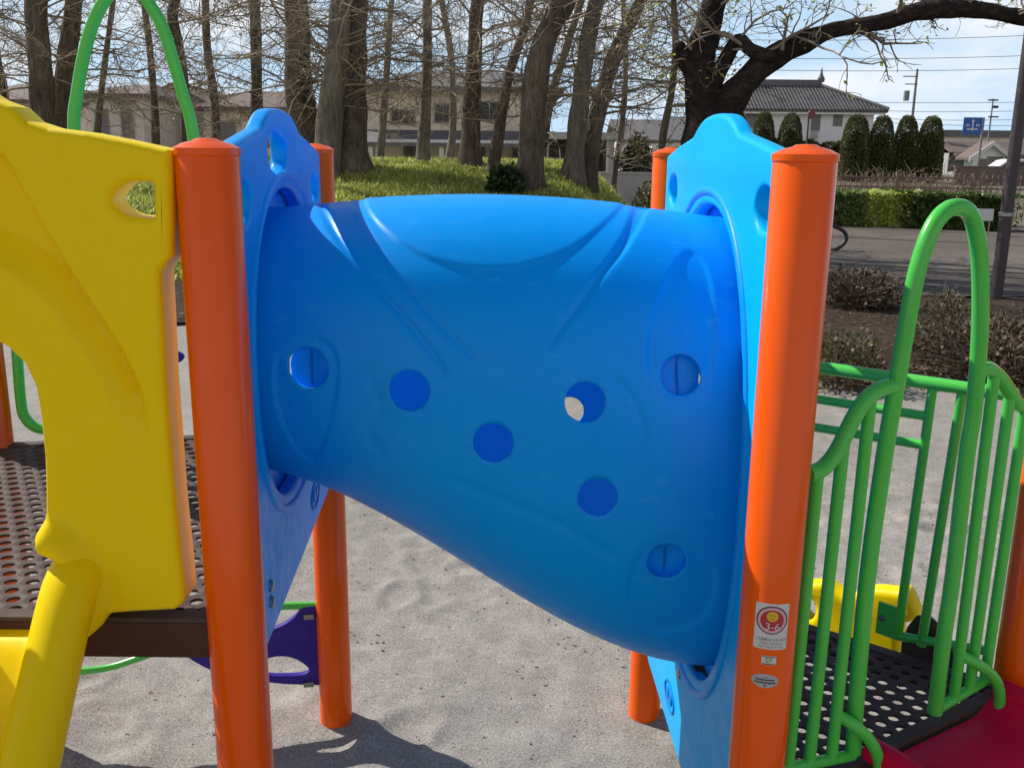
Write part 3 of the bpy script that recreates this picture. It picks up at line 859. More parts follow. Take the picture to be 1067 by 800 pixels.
# ---- green guard rails
def tubeobj(name, pts, r, parent, mat='green', n=14):
    b = MB(); b.tube(pts, r, n); return b.build(name, mat, parent, angle=60)
def guard_empty(p, lab):
    o = bpy.data.objects.new('guard_rail', None); col.objects.link(o); o.parent = play
    o.location = p - WL[play.name]; WL[o.name] = Vector(p); o['label'] = lab; return o
GF = guard_empty(RF + uF * .5 + UP * HR, 'green arched guard rail of upright bars at the maroon slide')
def gp(x, y, off=0.0): return at_plane(x, y, RF + nF * off, nF)
TR, BR = .0158, .0116
arch = [(889, 783), (893, 720), (904, 600), (921, 478), (936, 390), (951, 304), (961, 264), (972, 236), (985, 220), (998, 216), (1009, 221), (1016, 238), (1021, 275), (1021, 345), (1015, 424), (1007, 476), (994, 590), (984, 660), (974, 742)]
tubeobj('arch', spline([gp(*q) for q in arch], 6), TR, GF)
tubeobj('top_rail', spline([gp(*q) for q in [(842, 494), (858, 487), (872, 470), (886, 442), (899, 420), (914, 407), (934, 401)]], 6), TR * .95, GF)
for a, b in [((852, 492), (821, 798)), ((880, 452), (843, 796)), ((907, 416), (866, 792))]:
    tubeobj('bar', [gp(*a), gp(*b)], BR, GF)
tubeobj('bottom_rail', [gp(806, 803), gp(888, 786)], BR, GF)
hk = [gp(874, 745), gp(880, 749) + nF * .02, gp(890, 760) + nF * .035, gp(896, 778) + nF * .045, gp(897, 806) + nF * .045]
tubeobj('hand_hold', spline(hk, 5), BR * 1.05, GF)
tubeobj('top_rail', spline([gp(*q) for q in [(1018, 384), (1032, 385), (1044, 396), (1054, 412), (1061, 421), (1074, 424), (1090, 420)]], 6), TR * .95, GF)
for a, b in [((1036, 390), (994, 728)), ((1052, 414), (1010, 718))]:
    tubeobj('bar', [gp(*a), gp(*b)], BR, GF)
tubeobj('bar', [gp(1068, 424), gp(1026, 708)], BR, GF)
tubeobj('bottom_rail', [gp(975, 739), gp(1032, 705)], BR, GF)
hk = [gp(1000, 682), gp(1008, 686) + nF * .02, gp(1020, 696) + nF * .03, gp(1026, 712) + nF * .035, gp(1025, 740) + nF * .035]
tubeobj('hand_hold', spline(hk, 5), BR * 1.05, GF)
# rear rail of the low deck
GB = guard_empty(RRp + uB * .5 + UP * HR, 'green straight guard rail along the back of the low deck')
def bp_(x, y): return at_plane(x, y, RRp, nB)
tubeobj('top_rail', [bp_(800, 375), bp_(1016, 406), bp_(1060, 412)], TR, GB)
tubeobj('cross_rail', [bp_(800, 408), bp_(969, 434)], BR, GB)
tubeobj('cross_rail', [bp_(800, 437), bp_(965, 464)], BR, GB)
for a, b in [((972, 402), (935, 664)), ((1003, 406), (960, 672))]:
    tubeobj('bar', [bp_(*a), bp_(*b)], BR, GB)
tubeobj('bottom_rail', [bp_(934, 662), bp_(1030, 678)], BR, GB)
br = MB(); c0 = bp_(928, 643) - nB * .02; br.box(c0, (.05, .008, .085), Matrix((uB, nB, UP)).transposed())
brk = br.build('bracket', 'green', GB, False)
bb = MB(); bb.lathe([(.007, 0), (.007, .005), (.001, .007)], bp_(924, 640) - nB * .025, 14, -nB); bb.build('bolt', 'steel', brk)
# yellow moulded step at the back of the low deck
yp = [(800, 598), (826, 598), (836, 603), (852, 604), (864, 603), (876, 612), (888, 618), (902, 611), (918, 610), (938, 612), (948, 612), (956, 628), (958, 640), (950, 646), (942, 650), (938, 694), (905, 688), (860, 676), (800, 660)]
o0 = RRp - nB * .0
myp = frame(o0, uB, UP)
loc = [myp.inverted() @ at_plane(x, y, RRp + nB * .3, nB) for x, y in yp]
pl = [(p.x, p.y) for p in loc]
pl = [(p.x, p.y) for p in spline([(a, b, 0) for a, b in pl], 4, True)]
hl = [(myp.inverted() @ at_plane(847, 631, RRp + nB * .3, nB))]
plate('climb_step', [pl, ellipse(hl[0].x, hl[0].y, .02, .032, 24)], .07, .022, Matrix.Translation(nB * .3) @ myp, 'yellow', play, 4)['label'] = 'yellow wavy moulded end of the climber'
# dark rounded end plate at the corner of the low deck
dk = [(936, 715), (940, 668), (946, 652), (955, 641), (968, 640), (980, 652), (990, 668), (1006, 715)]
loc = [myp.inverted() @ at_plane(x, y, RRp + nB * .05, nB) for x, y in dk]
plate('end_plate', [[(p.x, p.y) for p in loc]], .01, .003, Matrix.Translation(nB * .05) @ myp, 'brown', play, 2)

# rear rail of the high deck with its tall arch
uL = (LRp - LL).normalized(); nL = Vector((-uL.y, uL.x, 0))
GL = guard_empty(LL + uL * .5 + UP * HL, 'green tall arched guard rail at the back of the high deck')
def lp(x, y): return at_plane(x, y, LL, nL)
al = [(92, 470), (80, 250), (77, 135), (80, 100), (88, 55), (98, 22), (112, -3), (128, -14), (145, -8), (158, 8), (170, 30), (180, 62), (190, 97), (201, 140), (212, 250), (226, 470)]
tubeobj('arch', spline([lp(*q) for q in al], 6), TR * 1.02, GL)
jl = [(12, 250), (14, 300), (17, 356), (22, 420), (27, 436), (37, 445), (52, 448), (92, 452)]
tubeobj('bottom_rail', spline([lp(*q) for q in jl], 6), TR * .9, GL)
tubeobj('top_rail', spline([lp(*q) for q in [(0, 262), (12, 250), (30, 225), (55, 200), (79, 190)]], 6), TR * .9, GL)
tubeobj('bar', [lp(46, 212), lp(56, 448)], BR, GL)
tubeobj('top_rail', spline([lp(*q) for q in [(206, 190), (235, 205), (262, 240), (278, 262), (300, 268)]], 6), TR * .9, GL)
tubeobj('bottom_rail', [lp(222, 452), lp(300, 464)], BR, GL)
tubeobj('bar', [lp(250, 230), lp(262, 456)], BR, GL)
# purple toy wheel on the arch leg, peeping past the hood
wc = lp(168, 370) - nL * .03
wl = []
for i in range(72):
    a = 2 * math.pi * i / 72; r_ = .055 + .012 * math.cos(6 * a); wl.append((r_ * math.cos(a), r_ * math.sin(a)))
plate('toy_wheel', [wl, ellipse(0, 0, .02, .02, 20)], .035, .012, frame(wc, uL, UP), 'purple', GL, 4)

# purple plate and green step rail between the back posts of the high deck
pc = LRp
def pp(x, y): return at_plane(x, y, LL - nL * 0, nL)
mp_ = frame((LL.x, LL.y, 0), uL, UP)
def pl2(pts): return [((mp_.inverted() @ pp(x, y)).x, (mp_.inverted() @ pp(x, y)).y) for x, y in pts]
outl = pl2([(336, 628), (334, 712), (300, 711), (270, 708), (240, 704), (215, 694), (195, 682), (182, 668), (178, 655)]) + pl2([(200, 648), (225, 655), (252, 658), (276, 656), (295, 649), (308, 640), (315, 630)])
outl = [(p.x, p.y) for p in spline([(a, b, 0) for a, b in outl[2:]], 4)] + outl[:2]
hole = pl2([(268, 692), (275, 686), (290, 682), (306, 684), (318, 691), (322, 697), (314, 701), (296, 702), (278, 701)])
pg = plate('climb_plate', [outl, [(p.x, p.y) for p in spline([(a, b, 0) for a, b in hole], 4, True)]], .026, .006, mp_, 'purple', play, 2)
pg['label'] = 'purple plate with an oval hand hole, low between the posts'
tubeobj('step_rail', [pp(345, 630), pp(300, 631), pp(240, 634), pp(180, 640)], BR, play)
tubeobj('step_rail', spline([pp(*q) for q in [(215, 660), (190, 668), (165, 678), (140, 687), (118, 694), (95, 698), (60, 700), (20, 700)]], 5), BR * .9, play)
for q in ((322, 639), (322, 709)):
    bb = MB(); bb.box(pp(*q) - nL * .018, (.03, .012, .016), Matrix((uL, nL, UP)).transposed()); bb.build('clip', 'steel', pg, False)

# ---- stickers on the front right post
def on_post(P, du, z, off):
    """point on the post surface: du metres round from the line to the camera"""
    base = Vector((-P.x, -P.y, 0)).normalized(); a = du / PR
    q = Matrix.Rotation(a, 3, 'Z') @ base
    return Vector((P.x, P.y, z)) + q * (PR + off)
def wrap(me, P, u0, z0, off):
    for v in me.vertices:
        v.co = on_post(P, u0 + v.co.x, z0 + v.co.y, off + v.co.z)
    me.update()
def sticker_shape(loops, dz=0):
    bm = bmesh.new()
    lp_ = loops[0]
    vs = [bm.verts.new((x, y, dz)) for x, y in lp_]; bm.faces.new(vs)
    bmesh.ops.triangulate(bm, faces=bm.faces)
    xs = [p[0] for p in lp_]
    x = min(xs) + .003
    while x < max(xs):
        bmesh.ops.bisect_plane(bm, geom=bm.verts[:] + bm.edges[:] + bm.faces[:], plane_co=(x, 0, 0), plane_no=(1, 0, 0), dist=1e-7); x += .003
    me = bpy.data.meshes.new('st'); bm.to_mesh(me); bm.free(); return me
def post_pos(x, y):
    # pixel -> (du, z) on the front right post
    base = Vector((-RF.x, -RF.y, 0)).normalized(); best = None
    p = at_plane(x, y, RF + base * PR, base)
    side = Vector((-base.y, base.x, 0)); s = (p - RF).dot(side)
    s = max(-.0495, min(.0495, s)); du = math.asin(s / PR) * PR
    return du, p.z
def sticker(name, mats_shapes, u0, z0, lab=None):
    root = None
    for k, (nm, mat, me) in enumerate(mats_shapes):
        wrap(me, RF, u0, z0, .0008 + .0005 * k)
        o = place(nm, me, mat, root if False else post_RF, True, 80)
        if k == 0: root = o
        yield o
def join(meshes, name='j'):
    bm = bmesh.new()
    for q in meshes: bm.from_mesh(q)
    me = bpy.data.meshes.new(name); bm.to_mesh(me); bm.free(); return me
def rect(x0, x1, y0, y1): return [(x0, y0), (x1, y0), (x1, y1), (x0, y1)]
def multi(name, layers, u0, z0):
    """one sticker, one mesh with several printed materials"""
    bm = bmesh.new(); mats = []
    for k, (mat, me) in enumerate(layers):
        wrap(me, RF, u0, z0, .0008 + .0004 * k)
        n0 = len(bm.faces); bm.from_mesh(me); bm.faces.ensure_lookup_table()
        for f in bm.faces[n0:]: f.material_index = k
        mats.append(M[mat])
    me = bpy.data.meshes.new(name); bm.to_mesh(me); bm.free()
    for q in mats: me.materials.append(q)
    return place(name, me, None, post_RF, True, 80)
def tmesh(s, size, x, y):
    return text_mesh(s, size, Matrix.Translation((x, y, 0)))
u0, z0 = post_pos(804, 653)
W_, H_ = .058, .086
face = [tmesh('3-6', .021, .002, -.0005)]
rays = sticker_shape([ellipse(0, .02, .0095, .0095, 20)])
eyes = join([sticker_shape([ellipse(-.003, .022, .0012, .0012, 8)]), sticker_shape([ellipse(.003, .022, .0012, .0012, 8)]), sticker_shape([[(-.004, .0165), (0, .015), (.004, .0165), (0, .0158)]])])
lines = join([tmesh('この遊具は3才から6才', .0052, 0, -.0235), tmesh('のおともだちが', .0052, 0, -.0305), tmesh('つかうゆうぐです', .0052, 0, -.0375)])
multi('age_sticker', [('white_st', sticker_shape([round_poly(rect(-W_ / 2, W_ / 2, -H_ / 2, H_ / 2), .002, 2)])),
      ('ink_purple', sticker_shape([ellipse(0, .0125, .0265, .0265, 40)])), ('ink_pale', sticker_shape([ellipse(0, .0125, .0238, .0238, 40)])),
      ('ink_red', sticker_shape([ellipse(0, .0125, .0195, .0195, 36)])), ('ink_yellow', rays), ('ink_black', eyes),
      ('white_st', join([text_mesh('3-6', .0185, Matrix.Translation((.001, .001, 0)))])), ('ink_black', lines)], u0, z0)
u1, z1 = post_pos(801, 688)
multi('small_sticker', [('white_st', sticker_shape([rect(-.0125, .0125, -.0085, .0085)])), ('ink_black', sticker_shape([rect(-.011, .011, .0062, .0074)])),
      ('ink_lime', tmesh('SP', .0135, 0, .0002)), ('ink_black', sticker_shape([rect(-.011, .011, -.0072, -.0058)]))], u1, z1)
u2, z2 = post_pos(797, 709)
ln = []
rr0 = random.Random(3)
for yy, x0, x1 in ((.002, -.016, .016), (-.0035, -.018, .018)):
    x = x0
    while x < x1:
        wd = rr0.uniform(.0012, .0026); ln.append(sticker_shape([rect(x, min(x + wd, x1), yy - .0016, yy + .0016)])); x += wd + .0007
ln.append(sticker_shape([rect(-.004, .004, .0068, .0076)])); ln.append(sticker_shape([ellipse(0, -.009, .002, .0017, 10)]))
multi('maker_plate', [('grey_st', sticker_shape([ellipse(0, 0, .0235, .0135, 36)])), ('ink_black', join(ln))], u2, z2)

# ------------------------------------------------------------------ ground
def sheet(name, pts, z, mat, sub=0, kind='structure'):
    b = MB(); b.add([(x, y, z) for x, y in pts], [tuple(range(len(pts)))])
    o = b.build(name, mat, None, False); tag(o, kind=kind); return o
def ragged(pts, amp, stepd, seed):
    out = []
    for i in range(len(pts)):
        a = Vector((*pts[i], 0)); b = Vector((*pts[(i + 1) % len(pts)], 0)); n = max(1, int((b - a).length / stepd))
        d = (b - a).normalized(); nn = Vector((-d.y, d.x, 0))
        for j in range(n):
            p = a.lerp(b, j / n); k = mnoise.noise(Vector((p.x * .7 + seed, p.y * .7, 0))) * amp + mnoise.noise(Vector((p.x * 3 + seed, p.y * 3, 5))) * amp * .4
            p = p + nn * k; out.append((p.x, p.y))
    return out
gnd = sheet('ground', [(-1200, -60), (1200, -60), (1200, 1800), (-1200, 1800)], -.012, 'far_ground')
# playground sand: fine relief near the camera
b = MB(); vs = []
X0, X1, Y0, Y1 = -9.0, 11.0, -3.0, 13.5
def axis(lo, a, c, hi, coarse, fine):
    return list(np.arange(lo, a, coarse)) + list(np.arange(a, c, fine)) + list(np.arange(c, hi + 1e-6, coarse))
gx, gy = axis(X0, -1.7, 2.6, X1, .15, .021), axis(Y0, 1.9, 5.2, Y1, .15, .021)
rgs = random.Random(4); prints = [(rgs.uniform(-1.6, 2.5), rgs.uniform(1.9, 5.0), rgs.uniform(0, 3.14), rgs.uniform(.05, .085), rgs.uniform(.007, .019)) for _ in range(95)]
for y in gy:
    for x in gx:
        p = Vector((x, y, 0))
        h = .012 * mnoise.noise(p * 1.3) + .008 * mnoise.noise(p * 3.1 + Vector((4, 1, 0))) + .007 * mnoise.noise(p * 7) + .005 * mnoise.noise(p * 15)
        vs.append([x, y, h])
va = np.array(vs)
for (cx, cy, an, rr0_, dp) in prints:                       # trodden hollows
    dx, dy = va[:, 0] - cx, va[:, 1] - cy
    u_, v_ = dx * math.cos(an) + dy * math.sin(an), -dx * math.sin(an) + dy * math.cos(an)
    q = (u_ / (rr0_ * 1.7)) ** 2 + (v_ / rr0_) ** 2
    va[:, 2] += -dp * np.exp(-q * 1.5) + dp * .6 * np.exp(-(np.sqrt(q) - 1.35) ** 2 * 9)
ee = np.clip(np.minimum(np.minimum(va[:, 0] - X0, X1 - va[:, 0]), np.minimum(va[:, 1] - Y0, Y1 - va[:, 1])), 0, 1)
va[:, 2] = np.maximum(-.011, va[:, 2] * ee)
b.v = [tuple(q) for q in va]; nx = len(gx) - 1; ny = len(gy) - 1
b.f = [(j * (nx + 1) + i, j * (nx + 1) + i + 1, (j + 1) * (nx + 1) + i + 1, (j + 1) * (nx + 1) + i) for j in range(ny) for i in range(nx)]
tag(b.build('playground_sand', 'sand'), kind='structure')
gv = MB(); rgv = random.Random(9)
for k in range(5200):
    x, y = rgv.uniform(-1.7, 2.6), rgv.uniform(1.9, 6.0); q = .002 + .0045 * rgv.random() ** 4
    z = (.012 * mnoise.noise(Vector((x, y, 0)) * 1.3) + .008 * mnoise.noise(Vector((x, y, 0)) * 3.1 + Vector((4, 1, 0))) + .007 * mnoise.noise(Vector((x, y, 0)) * 7))
    z = max(-.011, z) + q * .2; ph = rgv.uniform(0, 6.28); vs = []
    for j in range(5):
        a_ = ph + 2 * math.pi * j / 5; k_ = q * rgv.uniform(.7, 1.2); vs.append((x + k_ * math.cos(a_), y + k_ * math.sin(a_), z - q * .3))
    for j in range(5):
        a_ = ph + 2 * math.pi * j / 5 + .3; k_ = q * rgv.uniform(.4, .75); vs.append((x + k_ * math.cos(a_), y + k_ * math.sin(a_), z + q * rgv.uniform(.3, .7)))
    gv.add(vs, [(j, (j + 1) % 5, 5 + (j + 1) % 5, 5 + j) for j in range(5)] + [(5, 6, 7, 8, 9)])
M['grit'] = mat_leaf('grit_stone', (.2, .19, .17), (.34, .32, .29), (.6, .57, .52), rough=.9, transl=0)
tag(gv.build('grit', 'grit', None, False), 'loose grit and small stones scattered over the grey sand', 'grit', kind='stuff')
sheet('planting_soil', ragged([(1.6, 7.4), (6, 7.1), (24, 6.2), (24, 12.0), (1.2, 12.2)], .5, .25, 3), .03, 'soil')
sheet('litter_soil', ragged([(-12, 9.8), (1.2, 9.6), (1.6, 13.5), (-12, 13.5)], .5, .25, 8), .034, 'soil')
sheet('path', ragged([(1.5, 12.1), (24, 11.6), (40, 11.2), (40, 20), (13.5, 24.5), (10, 30), (6, 40), (3.0, 40), (3.0, 16)], .08, .5, 1), .038, 'asphalt')
# grass bank
def bank_z(x, y):
    y0 = 12.3 + .25 * math.sin(x * .9)
    e = min(1, max(0, (y - y0) / 9.0)); h = 1.52 * (1 - (1 - e) ** 2.2)
    sx = min(1, max(0, (3.1 - x + .25 * math.sin(y)) / 2.2)); sx = sx * sx * (3 - 2 * sx)
    back = min(1, max(0, (34 - y) / 6)); 
    return h * sx * back + .05 * mnoise.noise(Vector((x * .8, y * .8, 0))) * sx * min(1, e * 4) - .005
nx, ny = 110, 90; b = MB(); vs = []
for j in range(ny + 1):
    for i in range(nx + 1):
        x = -24 + 28.5 * i / nx; y = 12 + 23 * j / ny
        vs.append((x, y, bank_z(x, y)))
b.add(vs, [(j * (nx + 1) + i, j * (nx + 1) + i + 1, (j + 1) * (nx + 1) + i + 1, (j + 1) * (nx + 1) + i) for j in range(ny) for i in range(nx)])
tag(b.build('grass_bank', 'turf'), kind='structure')
rg = random.Random(11); b = MB()
cnt = 0
while cnt < 105000:
    y = 12.6 + 9.5 * rg.random() ** 1.3; x = rg.uniform(-.5 * y - 1, .16 * y + .6)
    if x > 2.9: continue
    z = bank_z(x, y)
    if z < .12 and rg.random() > z / .12 * .6: continue
    dn = mnoise.noise(Vector((x * .9, y * .9, 3)))
    if dn < -.25 and rg.random() < .6: continue
    h = rg.uniform(.04, .125) * (1 + .5 * dn); a = rg.uniform(0, 6.283); ln_ = rg.uniform(.3, 1.3) * h
    wd = rg.uniform(.006, .014)
    dx, dy = math.cos(a), math.sin(a); px_, py_ = -dy * wd, dx * wd
    m_ = (x + dx * ln_ * .35, y + dy * ln_ * .35, z + h * .65); tpz = (x + dx * ln_, y + dy * ln_, z + h * (.95 if rg.random() < .7 else .6))
    b.add([(x - px_, y - py_, z - .01), (x + px_, y + py_, z - .01), (m_[0] + px_ * .8, m_[1] + py_ * .8, m_[2]), (m_[0] - px_ * .8, m_[1] - py_ * .8, m_[2]), tpz], [(0, 1, 2, 3), (3, 2, 4)])
    cnt += 1
tag(b.build('grass', 'grass', None, False), 'yellow green grass covering the low bank under the bare trees', 'grass', kind='stuff')
# fallen leaves
b = MB()
for k in range(9000):
    if k < 6500: x, y, z = rg.uniform(1.8, 13), rg.uniform(6.9, 12), .032
    else: x, y, z = rg.uniform(-9, 1.5), rg.uniform(9.5, 13.3), .036
    if rg.random() < .5 and mnoise.noise(Vector((x, y, 9))) < 0: continue
    s = rg.uniform(.01, .03); a = rg.uniform(0, 6.283); t = rg.uniform(-.4, .4)
    u = Vector((math.cos(a), math.sin(a), t)) * s; v = Vector((-math.sin(a), math.cos(a), rg.uniform(-.4, .4))) * s * .6
    p = Vector((x, y, z + s * .5))
    b.add([p - u, p - v, p + u, p + v], [(0, 1, 2, 3)])
for k in range(420):
    x, y = rg.uniform(-1.7, 2.8), 2.0 + 5.5 * rg.random() ** .6
    s = rg.uniform(.004, .014); a = rg.uniform(0, 6.283)
    u = Vector((math.cos(a), math.sin(a), rg.uniform(-.2, .2))) * s; v = Vector((-math.sin(a), math.cos(a), rg.uniform(-.4, .4))) * s * rg.uniform(.25, .6)
    p = Vector((x, y, .022))
    b.add([p - u, p - v, p + u, p + v], [(0, 1, 2, 3)])
tag(b.build('leaf_litter', 'dryleaf', None, False), 'scattered dry brown leaves on the dark soil', 'leaf litter', kind='stuff')

# ------------------------------------------------------------------ trees
def branch(b, p, d, L, r, lv, rnd, out_leaf=None, spread=.8, droop=0, kids=(5, 7), maxlv=3, sides=None, rmin=.004):
    n = 5 if lv < maxlv else 3
    pts = [p.copy()]; dirs = [d.copy()]
    for i in range(n):
        j = Vector((rnd.gauss(0, 1), rnd.gauss(0, 1), rnd.gauss(0, 1))) * (.16 + .05 * lv)
        d = (d + j + UP * droop * (1 if lv > 0 else 0)).normalized()
        p = p + d * (L / n); pts.append(p.copy()); dirs.append(d.copy())
    rs = [max(rmin, r * (1 - .75 * i / n)) for i in range(n + 1)]
    b.tube(pts, rs, (6 if lv == 0 else (4 if lv == 1 else 3)), caps=False)
    if lv >= maxlv:
        if out_leaf is not None: out_leaf.append((pts[-1], d)); out_leaf.append((pts[1], d))
        return
    k = rnd.randint(*kids)
    for c in range(k):
        t = rnd.uniform(.2, 1.0); i = min(n - 1, int(t * n)); f = t * n - i
        q = pts[i].lerp(pts[i + 1], f)
        ax = Vector((rnd.gauss(0, 1), rnd.gauss(0, 1), rnd.gauss(0, .6))).normalized()
        nd_ = (dirs[i] * (1 - spread * .5) + ax * spread).normalized()
        branch(b, q, nd_, L * rnd.uniform(.4, .7) * (1.1 - .4 * t), max(rmin, r * .5), lv + 1, rnd, out_leaf, spread, droop, kids, maxlv, sides, rmin)
def leaves_at(b, pts, rnd, s0, s1, n, jit=.05):
    for p, d in pts:
        for k in range(n):
            q = p + Vector((rnd.gauss(0, jit), rnd.gauss(0, jit), rnd.gauss(0, jit))); s = rnd.uniform(s0, s1)
            u = Vector((rnd.gauss(0, 1), rnd.gauss(0, 1), rnd.gauss(0, 1))).normalized(); v = u.orthogonal().normalized()
            if rnd.random() < .5: v = u.cross(v)
            b.add([q, q + u * s * .5 + v * s * .3, q + u * s, q + u * s * .5 - v * s * .3], [(0, 1, 2, 3)])
def tree(path, D, w0, w1, label, bark, seed, zb, top_h=6.0, nb=20, low=.8, L=(1.6, 2.8), twig='twig', leaf=None, cat='tree', group='bare trees on the grass bank', kids=(4, 8), maxlv=3, bias=None, leafn=2, leafs=(.03, .07)):
    """path: pixels from base up to the frame's top at distance D; the trunk then grows on above the frame"""
    rnd = random.Random(seed)
    pts = [at_y(x, y, D + .02 * k) for k, (x, y) in enumerate(path)]
    base = pts[0].copy(); base.z = zb - .15
    if pts[0].z < zb: pts[0].z = zb
    d = (pts[-1] - pts[-2]).normalized()
    tp = pts[-1]
    nseg = 4
    full = [base] + pts
    for k in range(nseg):
        d = (d + Vector((rnd.gauss(0, .1), rnd.gauss(0, .1), .15))).normalized(); tp = tp + d * (top_h / nseg); full.append(tp)
    sp = spline(full, 6)
    zz_ = pts[-1].z
    def rad(p):
        t = (p.z - zb) / max(.1, zz_ - zb)
        r0 = w0 / 2 * D / F_PX; r1 = w1 / 2 * D / F_PX
        if t <= 1: r = r0 + (r1 - r0) * max(0, t)
        else: r = r1 * max(.12, 1 - (p.z - zz_) / (top_h * 1.05))
        return r * (1 + .35 * math.exp(-max(0, p.z - zb) / .25))
    root = thing('tree', (base.x, base.y, zb), label, cat, group)
    b = MB(); rs = [rad(p) for p in sp]
    # slightly irregular trunk outline
    n0 = len(b.v); b.tube(sp, rs, 14, caps=True)
    for i in range(n0, len(b.v)):
        p = Vector(b.v[i]); k = i // 14; k = min(k, len(sp) - 1)
        c = sp[min((i - n0) // 14, len(sp) - 1)]
        b.v[i] = tuple(c + (p - c) * (1 + .22 * mnoise.noise(p * 1.9 + Vector((seed, 0, 0)))))
    b.build('trunk', bark, root, angle=180)
    cb = MB(); lf = [] if leaf else None
    z_lo = zb + low
    cand = [p for p in sp if p.z > z_lo]
    vis = [p for p in cand if p.z < zz_ + 1.0] or cand
    for k in range(nb):
        p = rnd.choice(vis if rnd.random() < .82 else cand); i = sp.index(p)
        a = rnd.uniform(0, 6.283)
        dd = Vector((math.cos(a), math.sin(a) * .9, rnd.uniform(-.05, .55))).normalized()
        if bias: dd = (dd + Vector(bias)).normalized()
        tt = (p.z - z_lo) / max(.5, sp[-1].z - z_lo)
        branch(cb, p, dd, rnd.uniform(*L) * (1 - .35 * tt), min(rad(p) * .45, rnd.uniform(.012, .028)), 1, rnd, lf, .85, -.01, kids, maxlv, rmin=.0028)
    cb.build('crown', twig, root, angle=180)
    if leaf:
        lb = MB(); rnd.shuffle(lf); leaves_at(lb, lf, rnd, leafs[0], leafs[1], leafn); lb.build('leaves', leaf, root, False)
    return root
bz = lambda px_, D: bank_z(at_y(px_, 180, D).x, D)
G = 'bark_grey'; B_ = 'bark_brown'
TREES = [
 ([(47, 190), (44, 100), (40, 40), (37, 0)], 20, 24, 21, 'straight grey trunk second from the left edge of the bank', B_),
 ([(60, 190), (64, 110), (71, 50), (77, 0)], 21, 20, 17, 'dark trunk tilting right beside the left green arch', B_),
 ([(8, 190), (2, 100), (-4, 60), (-12, 0)], 23, 13, 9, 'slim dark trunk cut by the left edge of the picture', B_),
 ([(165, 190), (161, 110), (156, 50), (150, 0)], 26, 8, 6, 'thin brown sapling framed inside the left green arch', B_),
 ([(197, 190), (193, 110), (186, 50), (180, 20), (183, 0)], 22, 12, 10, 'twisted slim tree behind the right leg of the left arch', B_),
 ([(270, 190), (268, 110), (267, 50), (266, 0)], 24, 14, 10, 'pale straight trunk above the left blue panel', 'bark_brown'),
 ([(322, 190), (316, 120), (310, 60), (309, 0)], 19, 34, 23, 'thick trunk with flared foot left of the grey double trunk', B_),
 ([(338, 190), (344, 120), (351, 60), (355, 0)], 17.5, 30, 19, 'light grey trunk leaning on a darker trunk', G),
 ([(368, 196), (367, 120), (369, 60), (372, 0)], 17.9, 34, 22, 'dark brown trunk joined to the light grey one', B_),
 ([(441, 185), (443, 120), (445, 60), (445, 0)], 20, 13, 9, 'slim straight trunk right of the double trunk', G),
 ([(490, 180), (491, 120), (494, 60), (498, 0)], 19, 21, 13, 'dark straight trunk at the middle of the bank', B_),
 ([(513, 190), (521, 130), (531, 75), (545, 35), (553, 0)], 18, 12, 8, 'thin trunk bending right beside the ivy clump', B_),
 ([(553, 198), (555, 120), (563, 60), (578, 20), (588, 0)], 16.5, 28, 23, 'thick dark trunk leaning right with ivy at its foot', B_),
 ([(596, 188), (603, 120), (610, 60), (622, 0)], 18, 22, 15, 'grey trunk leaning right, left of a split pair', G),
 ([(611, 190), (622, 120), (640, 60), (668, 0)], 18.4, 20, 12, 'strongly right leaning trunk nearest the big cherry tree', B_),
 ([(562, 180), (575, 100), (592, 45), (606, 0)], 24, 10, 7, 'distant slim leaning trunk between two thick ones', B_),
 ([(396, 185), (398, 140), (402, 90), (408, 0)], 24, 8, 5, 'pale sapling in front of the beige house', 'bark_grey'),
 ([(468, 185), (472, 130), (470, 60), (460, 0)], 25, 8, 6, 'pale thin trunk before the porch of the beige house', 'bark_grey'),
 ([(102, 190), (104, 110), (110, 60), (118, 0)], 27, 7, 5, 'faint thin trunk seen through the left arch', B_),
 ([(226, 190), (224, 110), (216, 50), (214, 0)], 24, 9, 7, 'slim reddish trunk left of the left blue panel', B_),
 ([(640, 185), (648, 130), (652, 70), (649, 0)], 27, 7, 5, 'thin far trunk left of the budding sapling', B_),
]
for k, (path, D, w0, w1, lab, bark) in enumerate(TREES):
    small = w0 < 14
    tree(path, D, w0, w1, lab, bark, 100 + k, bz(path[0][0], D), nb=17 if small else 24, low=.7 if small else 1.1, L=(1.0, 2.0) if small else (1.5, 2.8),
         twig=['twig', 'twig_pale', 'twig'][k % 3], leaf='dryleaf' if k in (3, 4, 19, 14) else None, leafn=1)
# budding sapling behind the right back post
tree([(690, 215), (690, 150), (700, 95), (704, 50), (702, 0)], 15.5, 9, 6, 'slim sapling with yellow green young leaves left of the cherry tree', 'bark_brown', 77, 0.0, top_h=2.5, nb=20, low=1.6, L=(.9, 1.6), twig='twig_pale', leaf='bud', group=None, kids=(3, 5), maxlv=3, leafn=1, leafs=(.04, .09))

